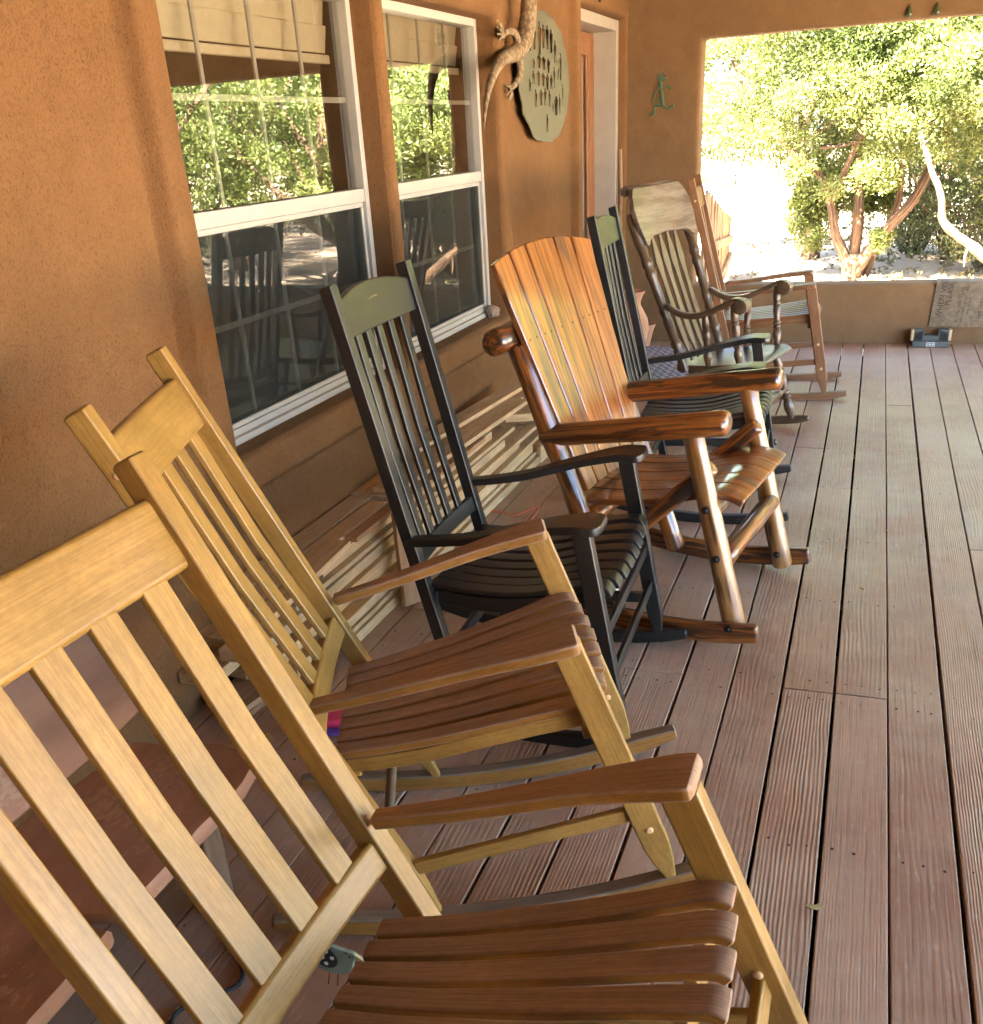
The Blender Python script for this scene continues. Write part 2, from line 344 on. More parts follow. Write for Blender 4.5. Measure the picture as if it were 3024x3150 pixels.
def arr(v, n):
    if isinstance(v, (int, float)): return [v]*n
    if len(v) == n: return list(v)
    return [v[0]+(v[-1]-v[0])*i/(n-1) for i in range(n)] if len(v) == 2 else \
        [np.interp(i/(n-1), np.linspace(0, 1, len(v)), v) for i in range(n)]
def section(wd, th, b, seg=2):
    b = min(b, wd*0.49, th*0.49); pts = []
    for cx, cz, a0 in ((1, 1, 0), (-1, 1, 90), (-1, -1, 180), (1, -1, 270)):
        for i in range(seg+1):
            a = math.radians(a0+90*i/seg)
            pts.append((cx*(wd/2-b)+b*math.cos(a), cz*(th/2-b)+b*math.sin(a)))
    return pts
def bar_geo(path, width, thick, side=(0, 1, 0), bev=0.004, seg=2, wob=0.0):
    """rectangular stick swept along a path; side is the width direction"""
    path = [V(q) for q in path]; n = len(path)
    W, T = arr(width, n), arr(thick, n); side = V(side).normalized()
    st = [0.0]
    for i in range(1, n): st.append(st[-1]+(path[i]-path[i-1]).length)
    rings = []
    for i in range(n):
        tg = (path[min(i+1, n-1)]-path[max(i-1, 0)]).normalized()
        sd_ = (side-tg*side.dot(tg)).normalized(); nn = tg.cross(sd_)
        rings.append((path[i], tg, sd_, nn, W[i], T[i], st[i]))
    full = []
    a = rings[0]; full.append((a[0], a[1], a[2], a[3], a[4]-2*bev, a[5]-2*bev, a[6]))
    full.append((a[0]+a[1]*bev, a[1], a[2], a[3], a[4], a[5], a[6]+bev)); full += rings[1:-1]
    a = rings[-1]; full.append((a[0]-a[1]*bev, a[1], a[2], a[3], a[4], a[5], a[6]-bev))
    full.append((a[0], a[1], a[2], a[3], a[4]-2*bev, a[5]-2*bev, a[6]))
    vs_, gs, fs = [], [], []
    k = 4*(seg+1)
    for (c, tg, sd_, nn, wd, th, s) in full:
        for (x, z) in section(max(wd, 0.002), max(th, 0.002), bev, seg):
            q = c+sd_*x+nn*z
            if wob: q = q+noise.noise_vector(q*9)*wob
            vs_.append(q); gs.append((s, x, z))
    m_ = len(full)
    for i in range(m_-1):
        for j in range(k):
            fs.append((i*k+j, i*k+(j+1) % k, (i+1)*k+(j+1) % k, (i+1)*k+j))
    fs.append(tuple(range(k))[::-1]); fs.append(tuple((m_-1)*k+j for j in range(k)))
    return vs_, fs, gs
def wn(o_):
    m_ = o_.modifiers.new('normals', 'WEIGHTED_NORMAL'); m_.weight = 80; m_.keep_sharp = True; return o_
def bar(name, path, width, thick, mat, parent=None, side=(0, 1, 0), bev=0.004, seg=2, wob=0.0, edge_mat=None):
    v, f, g_ = bar_geo(path, width, thick, side, bev, seg, wob)
    o_ = wn(make(name, v, f, mat, parent, g_, sharp=60))
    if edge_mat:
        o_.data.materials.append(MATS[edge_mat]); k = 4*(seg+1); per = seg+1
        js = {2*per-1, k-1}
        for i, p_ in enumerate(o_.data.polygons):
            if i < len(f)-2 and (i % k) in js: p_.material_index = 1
    return o_
def lathe_geo(p0, p1, prof, n=14, wob=0.0, squash=1.0, seed=0):
    p0, p1 = V(p0), V(p1); ax = p1-p0; L = ax.length; ax = ax/L
    u = ax.orthogonal().normalized(); 
    if abs(ax.z) < 0.9: u = (V((0, 0, 1))-ax*ax.z).normalized()
    w_ = ax.cross(u); vs_, fs, gs = [], [], []
    for (t_, r) in prof:
        for j in range(n):
            a = 2*PI*j/n; rr = r
            if wob: rr *= 1+wob*noise.noise(V((t_*L*7+seed, math.cos(a)*1.2, math.sin(a)*1.2)))
            vs_.append(p0+ax*(t_*L)+u*(math.cos(a)*rr*squash)+w_*(math.sin(a)*rr)); gs.append((t_*L, math.cos(a)*r, math.sin(a)*r))
    m_ = len(prof)
    for i in range(m_-1):
        for j in range(n): fs.append((i*n+j, i*n+(j+1) % n, (i+1)*n+(j+1) % n, (i+1)*n+j))
    fs.append(tuple(range(n))[::-1]); fs.append(tuple((m_-1)*n+j for j in range(n)))
    return vs_, fs, gs
def lathe(name, p0, p1, prof, mat, parent=None, n=14, wob=0.0, squash=1.0):
    v, f, g_ = lathe_geo(p0, p1, prof, n, wob, squash, random.uniform(0, 50))
    return make(name, v, f, mat, parent, g_, sharp=50)
def log(name, p0, p1, r0, r1, mat, parent=None, wob=0.10, n=18, rings=12, round_=0.35, squash=1.0):
    prof = []
    L = (V(p1)-V(p0)).length; e = round_*r0/L
    for i in range(rings+1):
        t_ = i/rings; prof.append((e+(1-2*e)*t_, r0+(r1-r0)*t_))
    prof = [(0, r0*0.62), (e*0.3, r0*0.86)]+prof+[(1-e*0.3, r1*0.86), (1, r1*0.62)]
    return lathe(name, p0, p1, prof, mat, parent, n, wob, squash)
def tube_geo(path, radii, n=10, cap=True):
    path = [V(q) for q in path]; m_ = len(path); R_ = arr(radii, m_); vs_, fs, gs = [], [], []; s = 0
    prev = None
    for i in range(m_):
        tg = (path[min(i+1, m_-1)]-path[max(i-1, 0)]).normalized()
        u = (prev-tg*prev.dot(tg)).normalized() if prev is not None and (prev-tg*prev.dot(tg)).length > 1e-4 else tg.orthogonal().normalized()
        prev = u; w_ = tg.cross(u)
        if i: s += (path[i]-path[i-1]).length
        for j in range(n):
            a = 2*PI*j/n; vs_.append(path[i]+u*(math.cos(a)*R_[i])+w_*(math.sin(a)*R_[i])); gs.append((s, math.cos(a)*R_[i], math.sin(a)*R_[i]))
    for i in range(m_-1):
        for j in range(n): fs.append((i*n+j, i*n+(j+1) % n, (i+1)*n+(j+1) % n, (i+1)*n+j))
    if cap: fs.append(tuple(range(n))[::-1]); fs.append(tuple((m_-1)*n+j for j in range(n)))
    return vs_, fs, gs
def join_geo(*gs):
    v, f, g_ = [], [], []
    for a in gs:
        o_ = len(v); v += a[0]; f += [tuple(i+o_ for i in q) for q in a[1]]; g_ += a[2]
    return v, f, g_
def box_geo(lo, hi, bev=0.003, seg=2):
    lo, hi = V(lo), V(hi); c = (lo+hi)/2; d = hi-lo
    ax = max(range(3), key=lambda i: d[i]); b_ = (ax+1) % 3; c_ = (ax+2) % 3
    p0 = c.copy(); p1 = c.copy(); p0[ax] = lo[ax]; p1[ax] = hi[ax]
    sd_ = V((0, 0, 0)); sd_[b_] = 1
    return bar_geo([p0, p1], d[b_], d[c_], sd_, min(bev, d[b_]*0.45, d[c_]*0.45), seg)
def box(name, lo, hi, mat, parent=None, bev=0.003, seg=2):
    v, f, g_ = box_geo(lo, hi, bev, seg); return wn(make(name, v, f, mat, parent, g_, sharp=60))
def crv(pts, n):
    """smooth polyline through control points"""
    pts = [V(q) for q in pts]; out = []; m_ = len(pts)-1
    for i in range(n):
        t_ = i/(n-1)*m_; k = min(int(t_), m_-1); f_ = t_-k
        a, b, c, d = pts[max(k-1, 0)], pts[k], pts[k+1], pts[min(k+2, m_)]
        out.append(0.5*((2*b)+(c-a)*f_+(2*a-5*b+4*c-d)*f_*f_+(3*b-a-3*c+d)*f_**3))
    return out

# ------------------------------------------------------------------ ground
me = bpy.data.meshes.new('ground')
gn = 90; gv = []; gf = []
for j in range(gn+1):
    for i in range(gn+1):
        x = math.copysign(abs((i/gn-0.5)*2)**2.2*150, i-gn/2); y = 12+math.copysign(abs((j/gn-0.5)*2)**2.2*150, j-gn/2)
        far = min(1.0, max(0.0, (math.hypot(x, y-5)-7)/10))
        gv.append((x, y, -0.22+0.16*far*noise.noise(V((x*0.16, y*0.16, 3)))+0.03*noise.noise(V((x*0.9, y*0.9, 1)))))
for j in range(gn):
    for i in range(gn):
        a = j*(gn+1)+i; gf.append((a, a+1, a+gn+2, a+gn+1))
struct(make('ground', gv, gf, 'ground'))

# ------------------------------------------------------------------ deck
deck = struct(link(bpy.data.objects.new('deck', None)))
GX0, PITCH = 0.1918, 0.1443
rng = random.Random(3)
joints = {-6: [2.58, 5.9], -5: [2.58], -4: [5.2], -3: [0.7, 5.0], -2: [2.572, 6.9], -1: [2.576], 0: [5.9], 1: [-0.6, 6.3], 2: [3.773], 3: [1.4, 5.0]}
gaps = {}
for k in range(-15, 21): gaps[k] = rng.uniform(0.0025, 0.0055)
gaps.update({0: 0.0030, -1: 0.0075, 1: 0.0085, -2: 0.0065, -3: 0.0045, -4: 0.008, -5: 0.005, -6: 0.0075, 2: 0.004})
for k in range(-14, 19):
    xl = GX0+k*PITCH+gaps[k]/2; xr = GX0+(k+1)*PITCH-gaps[k+1]/2
    cuts = [-2.6]+joints.get(k, [rng.uniform(0.5, 6.5)])+[7.672]
    for a, b in zip(cuts[:-1], cuts[1:]):
        z = rng.uniform(-0.0016, 0.0)
        n = max(3, int((b-a)/0.35)); path = []
        ww = []
        for i in range(n+1):
            y = a+0.0015+(b-a-0.003)*i/n; ed = 0.0012*noise.noise(V((k*3.1, y*1.7, 5)))
            path.append(((xl+xr)/2+ed, y, -0.019+z)); ww.append(xr-xl-0.0006+0.0010*noise.noise(V((k*7.7, y*1.3, 9))))
        bar('plank', path, ww, 0.038, 'deck', deck, side=(1, 0, 0), bev=0.003)
for j, y in enumerate([-2.5, -1.8, -1.2, -0.6, 0.0, 0.62, 1.24, 1.86, 2.575, 3.2, 3.77, 4.4, 5.0, 5.6, 6.2, 6.8, 7.4]):
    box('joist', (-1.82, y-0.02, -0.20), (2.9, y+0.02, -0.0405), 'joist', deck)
box('rim_board', (2.94, -2.6, -0.2), (2.975, 7.68, 0.0), 'deck', deck)
# nail holes along the joists, small dark dimples
vv, ff = [], []
for k in range(-11, 5):
    for y in [1.24, 1.86, 2.52, 2.63, 3.2, 3.77, 4.4, 5.0, 5.6, 6.2]:
        for q in (0.025, 0.072, 0.118):
            if rng.random() < 0.25: continue
            cx, cy_ = GX0+k*PITCH+q+rng.uniform(-0.006, 0.006), y+rng.uniform(-0.008, 0.008); r = rng.uniform(0.0022, 0.0042); o_ = len(vv)
            for j in range(7): vv.append((cx+math.cos(j*2*PI/7)*r, cy_+math.sin(j*2*PI/7)*r*1.3, 0.0006))
            ff.append(tuple(range(o_, o_+7)))
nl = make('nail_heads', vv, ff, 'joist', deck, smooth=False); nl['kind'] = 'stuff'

# ------------------------------------------------------------------ house
house = thing('stucco_house', 'tan stucco house wall with white windows and a covered porch', 'house', (0, 0, 0))
WIN = [(2.415, 3.65), (3.735, 4.93)]; WZ0, WZ1 = 0.655, 1.955
DOOR = (6.46, 7.66, -0.05, 2.13)
XB = -1.755
def sdr(y, z, y0, y1, z0, z1):
    dy = max(y0-y, y-y1); dz = max(z0-z, z-z1)
    if dy > 0 and dz > 0: return math.hypot(dy, dz)
    return max(dy, dz)
def wall_h(y, z):
    h = XB+0.004*noise.noise(V((y*1.7, z*1.7, 0)))+0.002*noise.noise(V((y*6, z*6, 4)))
    if z < 0.52: h += 0.014*min(1, max(0, (0.50-z)/0.06))
    pop = min(sdr(y, z, 2.405, 4.94, 0.64, 1.96), sdr(y, z, 6.45, 8.2, -0.2, 2.14))
    e = (0.135-pop)/0.045
    e = min(1, max(0, e)); h += 0.048*(e*e*(3-2*e))
    r = 0.035
    for (a, b) in WIN:
        s = sdr(y, z, a, b, WZ0, WZ1)
        if s <= 0: return -1.84
        if s < r: h -= r-math.sqrt(r*r-(r-s)**2)
    s = sdr(y, z, *DOOR)
    if s <= 0: return -1.84
    if s < r: h -= r-math.sqrt(r*r-(r-s)**2)
    return h
def grid_lines(lo, hi, feats, fine=0.009, coarse=0.05, reach=0.05):
    out = [lo]; x = lo
    while x < hi-1e-6:
        near = min(abs(x-f_) for f_ in feats)
        x = min(hi, x+(fine if near < reach+fine else min(coarse, max(fine, (near-reach)*0.6))))
        out.append(x)
    for f_ in feats: out += [f_-0.0015, f_+0.0015]
    return sorted(set(round(q, 5) for q in out if lo <= q <= hi))
YL = grid_lines(-2.6, 7.68, [2.27, 2.415, 3.65, 3.735, 4.93, 5.07, 6.315, 6.46, 7.66]); ZL = grid_lines(-0.04, 2.62, [0.47, 0.52, 0.655, 1.955, 2.095, 2.13, 2.27])
vv = [(wall_h(y, z), y, z) for z in ZL for y in YL]; ff = []
ny = len(YL)
for j in range(len(ZL)-1):
    zc = (ZL[j]+ZL[j+1])/2
    for i in range(ny-1):
        yc = (YL[i]+YL[i+1])/2
        if any(a+0.012 < yc < b-0.012 and WZ0+0.012 < zc < WZ1-0.012 for a, b in WIN): continue
        if DOOR[0]+0.012 < yc < DOOR[1]-0.012 and zc < DOOR[3]-0.012: continue
        a = j*ny+i; ff.append((a, a+1, a+ny+1, a+ny))
make('wall', vv, ff, 'stucco', house, sharp=70)
# end wall with the large opening onto the garden
OX0, OX1, OZ0, OZ1 = -1.198, 2.62, 0.407, 1.978
bm = bmesh.new(); Y0, Y1 = 7.68, 7.865
def ring8(y):
    o_ = [bm.verts.new((x, y, z)) for x, z in ((-1.95, -0.04), (2.95, -0.04), (2.95, 2.62), (-1.95, 2.62))]
    i_ = [bm.verts.new((x, y, z)) for x, z in ((OX0, OZ0), (OX1, OZ0), (OX1, OZ1), (OX0, OZ1))]
    return o_, i_
fo, fi = ring8(Y0); bo, bi = ring8(Y1); edges = []
for k in range(4):
    l = (k+1) % 4
    bm.faces.new((fo[k], fo[l], fi[l], fi[k])); bm.faces.new((bo[l], bo[k], bi[k], bi[l]))
    bm.faces.new((fi[k], fi[l], bi[l], bi[k])); bm.faces.new((fo[l], fo[k], bo[k], bo[l]))
bm.edges.ensure_lookup_table()
edges = [e for e in bm.edges if all(v in fi for v in e.verts) or all(v in bi for v in e.verts) or (any(v in fi for v in e.verts) and any(v in bi for v in e.verts))]
bmesh.ops.bevel(bm, geom=edges, offset=0.028, segments=5, profile=0.5, affect='EDGES')
bmesh.ops.subdivide_edges(bm, edges=[e for e in bm.edges if e.calc_length() > 0.5], cuts=14, use_grid_fill=True)
for v in bm.verts:
    v.co.x += 0.006*noise.noise(v.co*1.9); v.co.z += 0.005*noise.noise(v.co*1.7+V((5, 0, 0))) if 0.2 < v.co.z < 2.3 else 0
me = bpy.data.meshes.new('end_wall'); bmesh.ops.recalc_face_normals(bm, faces=bm.faces[:])
for f_ in bm.faces: f_.smooth = True
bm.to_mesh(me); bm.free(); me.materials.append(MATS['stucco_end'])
link(bpy.data.objects.new('end_wall', me), house)
# roof, beam, posts, ceiling
box('ceiling', (-1.95, -2.6, 2.60), (3.3, 8.1, 2.66), 'ceiling_board', house)
for i in range(9): box('rafter', (-1.75, -2.0+i*1.2, 2.46), (3.25, -1.92+i*1.2, 2.598), 'beam_wood', house, bev=0.006)
box('roof', (-7.0, -3.0, 2.662), (3.4, 8.2, 2.80), 'ceiling_board', house)
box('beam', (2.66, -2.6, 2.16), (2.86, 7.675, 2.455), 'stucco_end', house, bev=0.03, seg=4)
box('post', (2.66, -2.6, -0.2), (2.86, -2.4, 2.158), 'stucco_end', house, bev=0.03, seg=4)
box('added_shade_wall', (2.66, -2.395, -0.2), (2.86, -1.0, 2.158), 'stucco_end', house, bev=0.03, seg=4)  # unseen wall, added to keep light off the camera-facing sides
box('added_near_wall', (-1.95, -2.82, -0.2), (2.95, -2.62, 2.598), 'stucco_end', house, bev=0.03, seg=4)  # unseen wall behind the camera, added to dim the light from there
# dark rooms behind the glass
def room(lo, hi, name='room'):
    x0, y0, z0 = lo; x1, y1, z1 = hi
    v = [(x, y, z) for x in (x0, x1) for y in (y0, y1) for z in (z0, z1)]
    make(name, v, [(0, 1, 3, 2), (0, 4, 5, 1), (2, 3, 7, 6), (0, 2, 6, 4), (1, 5, 7, 3)], 'room', house, smooth=False)
room((-5.5, 0.5, -0.04), (-1.845, 6.2, 2.6)); room((-5.5, 6.21, -0.04), (-1.985, 7.9, 2.6), 'hall')
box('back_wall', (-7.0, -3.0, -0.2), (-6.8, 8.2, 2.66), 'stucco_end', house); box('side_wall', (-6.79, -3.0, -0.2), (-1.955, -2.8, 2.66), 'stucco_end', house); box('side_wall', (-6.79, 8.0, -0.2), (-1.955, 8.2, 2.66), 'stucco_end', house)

def window(y0, y1):
    wroot = bpy.data.objects.new('window', None); link(wroot, house)
    X = -1.81; z0, z1, fw_ = WZ0, WZ1, 0.032
    rail = 1.305
    def b(n, lo, hi, mat='vinyl', bev=0.003): return box(n, lo, hi, mat, wroot, bev)
    b('frame', (X-0.05, y0, z0), (X+0.006, y0+fw_, z1)); b('frame', (X-0.05, y1-fw_, z0), (X+0.006, y1, z1))
    b('frame', (X-0.05, y0+fw_+.0005, z1-fw_), (X+0.005, y1-fw_-.0005, z1)); b('frame', (X-0.05, y0+fw_+.0005, z0), (X+0.010, y1-fw_-.0005, z0+0.022))
    b('sill_track', (X-0.03, y0+fw_+.0005, z0+0.0225), (X-0.004, y1-fw_-.0005, z0+0.045))
    b('meeting_rail', (X-0.04, y0+fw_+.0005, rail-0.022), (X+0.002, y1-fw_-.0005, rail+0.024))
    b('rail_lip', (X-0.038, y0+fw_+.0005, rail-0.040), (X-0.008, y1-fw_-.0005, rail-0.0225))
    # screen frame on the lower half
    sy0, sy1 = y0+fw_+0.001, y1-fw_-0.001
    for a, c in (((X-0.020, sy0, z0+0.046), (X-0.008, sy0+0.016, rail-0.0405)), ((X-0.020, sy1-0.016, z0+0.046), (X-0.008, sy1, rail-0.0405)), ((X-0.020, sy0+.0165, z0+0.046), (X-0.008, sy1-.0165, z0+0.062))): b('screen_frame', a, c, 'vinyl', 0.002)
    def pane(n, mat, x, ya, yb, za, zb): make(n, [(x, ya, za), (x, yb, za), (x, yb, zb), (x, ya, zb)], [(0, 1, 2, 3)], mat, wroot, smooth=False)
    pane('screen', 'screen', X-0.014, sy0+0.014, sy1-0.014, z0+0.05, rail-0.041)
    pane('glass_pane', 'glass', X-0.028, sy0, sy1, rail+0.024, z1-fw_); pane('glass_pane', 'glass', X-0.036, sy0, sy1, z0+0.03, rail-0.022)
    for q in (1, 2, 3):
        yy = sy0+(sy1-sy0)*q/4
        b('muntin', (X-0.040, yy-0.008, rail+0.025), (X-0.031, yy+0.008, z1-fw_-0.001), 'vinyl', 0.002); b('muntin', (X-0.049, yy-0.008, z0+0.046), (X-0.040, yy+0.008, rail-0.041), 'vinyl', 0.002)
    b('muntin', (X-0.0395, sy0, 1.612), (X-0.0325, sy1, 1.630), 'vinyl', 0.002); b('muntin', (X-0.0485, sy0, 0.985), (X-0.0415, sy1, 1.003), 'vinyl', 0.002)
    # folded fabric shade drawn up inside
    for k in range(3):
        zt = 1.965-k*0.075
        bar('shade_fold', [(X-0.10, y0+0.02, zt), (X-0.10, y1-0.02, zt)], 0.085, 0.014, 'shade_cloth', wroot, side=(0.18, 0, 1), bev=0.004)
    bar('shade_rail', [(X-0.095, y0+0.02, 1.752), (X-0.095, y1-0.02, 1.752)], 0.028, 0.02, 'shade_cloth', wroot, side=(0, 0, 1), bev=0.004)
    return wroot
for a, b_ in WIN: window(a, b_)
# door recessed in a pale casing
droot = bpy.data.objects.new('door', None); link(droot, house)
box('casing', (-1.985, 7.585, 0.0), (-1.768, 7.655, 2.125), 'casing', droot); box('casing', (-1.985, 6.47, 2.06), (-1.770, 7.5845, 2.125), 'casing', droot); box('casing', (-1.985, 6.465, 0.0), (-1.85, 6.53, 2.0595), 'casing', droot)
box('stile', (-1.965, 7.43, 0.01), (-1.925, 7.5845, 2.055), 'door_wood', droot); box('stile', (-1.965, 6.531, 0.01), (-1.925, 6.65, 2.055), 'door_wood', droot)
box('rail', (-1.965, 6.6505, 1.92), (-1.926, 7.4295, 2.055), 'door_wood', droot); box('rail', (-1.965, 6.6505, 0.01), (-1.926, 7.4295, 0.28), 'door_wood', droot)
make('glass_pane', [(-1.945, 6.65, 0.28), (-1.945, 7.43, 0.28), (-1.945, 7.43, 1.92), (-1.945, 6.65, 1.92)], [(0, 1, 2, 3)], 'glass', droot, smooth=False)
box('glazing_bead', (-1.944, 7.405, 0.2805), (-1.930, 7.4295, 1.9195), 'door_wood', droot)

# ------------------------------------------------------------------ rocking chairs
def rocker_path(x0, x1, xm, half, R_, top, h, y, n=13, y2=None):
    """centre line of a curved runner whose top passes (xm +- half, top)"""
    return [(x, y if y2 is None else y+(y2-y)*(x-x0)/(x1-x0), top+((x-xm)**2-half**2)/(2*R_)-h/2) for x in [x0+(x1-x0)*i/(n-1) for i in range(n)]]
def plug(p, axis, r, mat, root, h=0.004):
    p = V(p); axis = V(axis).normalized()
    return lathe('plug', p-axis*0.004, p+axis*h, [(0, r), (0.7, r), (0.92, r*0.8), (1, r*0.45)], mat, root, 12)
def bolt(p, axis, r, root):
    p = V(p); axis = V(axis).normalized()
    o_ = lathe('bolt', p-axis*0.01, p+axis*0.010, [(0, r), (0.62, r), (0.63, r*0.72), (0.85, r*0.7), (0.97, r*0.5), (1, r*0.2)], 'bolt_black', root, 14)
    return o_

def tan_rocker(label, loc, rot, frame='honey', armm='arm_brown', run='rocker_grey', lift=0.0, seatm=None):
    seatm = seatm or armm
    t_ = thing('rocking_chair', label, 'rocking chair', (loc[0], loc[1], lift), rot, 'rocking chairs lined up along the porch')
    xb, xt, zt, yp, wy, dp = -0.0951, -0.4472, 1.1882, 0.2444, 0.0400, 0.040
    B, T = V((xb, 0, 0.05)), V((xt, 0, zt)); L = (T-B).length; u = (T-B)/L; n = V((u.z, 0, -u.x))
    def onpost(s, dn, y): q = T-u*s+n*dn; return V((q.x, y, q.z))
    bow = lambda y: -0.013*(1-(y/yp)**2)
    for s in (-1, 1):
        y = s*yp
        bar('back_post', [onpost(L+0.012, 0, y), onpost(L-0.012, 0, y), onpost(L-0.06, 0, y), onpost(L-0.12, 0, y), onpost(L*0.5, 0, y), onpost(0, 0, y)],
            [0.020, 0.022, 0.034, wy, wy, wy], [0.020, 0.022, 0.032, dp, dp, dp], frame, t_, bev=0.0045)
        plug(onpost(0.115, 0.0, y-wy/2), (0, -1, 0), 0.0065, 'plug_wood', t_)
    ys_ = [-yp+0.012+(2*yp-0.024)*i/8 for i in range(9)]
    bar('crest_rail', [onpost(0.116, 0.000+bow(y), y) for y in ys_], 0.112, 0.026, frame, t_, side=u, bev=0.011, seg=3)
    bar('back_rail', [onpost(0.703, 0.000+bow(y), y) for y in ys_], 0.056, 0.030, frame, t_, side=u, bev=0.009, seg=3)
    for y in (-0.152, -0.051, 0.051, 0.152):
        bar('back_slat', [onpost(0.163, 0.003+bow(y), y), onpost(0.42, -0.004+bow(y), y), onpost(0.684, 0.004+bow(y), y)], 0.052, 0.013, frame, t_, bev=0.003)
    # legs, arms, runners
    xf, xft, yf, zaf, zar = 0.401, 0.2559, 0.258, 0.6563, 0.5912
    for s in (-1, 1):
        y = s*yf
        a, b = V((xf, y, 0.04)), V((xft, y*1.02, zaf-0.024)); d = b-a
        bar('front_leg', [a, a+d*0.03, a+d*0.09, a+d*0.17, a+d*0.55, b], [0.020, 0.022, 0.030, 0.036, 0.036, 0.036], [0.022, 0.026, 0.042, 0.056, 0.056, 0.056], frame, t_, bev=0.0045)
        plug(a+d*0.25+V((0, -0.018, 0)), (0, -1, 0), 0.008, 'plug_wood', t_); plug(a+d*0.48+V((0, -0.018, 0)), (0, -1, 0), 0.0075, 'plug_wood', t_)
        ap = crv([(-0.228, s*0.2376, zar-0.012), (-0.08, s*0.250, zar+0.004), (0.10, s*0.268, zaf-0.034), (0.20, s*0.2748, zaf-0.021), (0.252, s*0.2748, zaf-0.014), (0.2804, s*0.2748, zaf-0.012)], 17)
        bar('arm', ap, [0.030, 0.034, 0.042, 0.052, 0.064, 0.076, 0.086, 0.091, 0.092, 0.084], 0.024, armm, t_, bev=0.005, seg=2, edge_mat=None if armm == 'teak' else 'lit_edge')
        bar('runner', rocker_path(-0.435, 0.525, 0.153, 0.248, 2.0, 0.050, 0.044, s*0.252), [0.030]+[0.036]*11+[0.034], [0.022]+[0.040]+[0.044]*10+[0.030], run, t_, bev=0.005, edge_mat=None if run == 'teak' else 'lit_edge')
        bar('side_stretcher', [V((-0.115, s*0.250, 0.175)), V((xf-0.045, s*yf, 0.225))], 0.018, 0.032, frame, t_, bev=0.004)
        # seat side rail, dished
        bar('seat_rail', crv([(-0.215, s*0.165, 0.395), (-0.06, s*0.19, 0.405), (0.12, s*0.215, 0.435), (0.285, s*0.228, 0.452)], 9), 0.022, 0.034, frame, t_, bev=0.003)
    for k in range(8):
        q = (k-3.5)/3.5; yf_, yr_ = q*0.2286, q*0.160; fx = 0.302+0.02*(1-q*q)
        pth = crv([(-0.225, yr_, 0.424), (-0.10, yr_+(yf_-yr_)*0.25, 0.430), (0.05, yr_+(yf_-yr_)*0.52, 0.446), (0.20, yr_+(yf_-yr_)*0.8, 0.468), (fx-0.03, yf_, 0.480), (fx, yf_, 0.482), (fx+0.012, yf_, 0.474)], 15)
        bar('seat_slat', pth, [0.036, 0.052], 0.019, seatm, t_, bev=0.0035, seg=2, edge_mat=None if seatm == 'teak' else 'lit_edge')
    bar('front_stretcher', [(0.335, -yf+0.01, 0.300), (0.335, yf-0.01, 0.300)], 0.036, 0.018, frame, t_, side=(-0.25, 0, 1))
    bar('seat_front_rail', [(0.275, -0.24, 0.425), (0.275, 0.24, 0.425)], 0.045, 0.02, frame, t_, side=(0, 0, 1))
    bar('seat_back_rail', [(-0.195, -0.175, 0.385), (-0.195, 0.175, 0.385)], 0.04, 0.02, frame, t_, side=(0, 0, 1))
    lathe('rear_stretcher', (-0.155, -yp, 0.255), (-0.155, yp, 0.255), [(0, 0.011), (1, 0.011)], 'rocker_grey', t_, 12)
    return t_

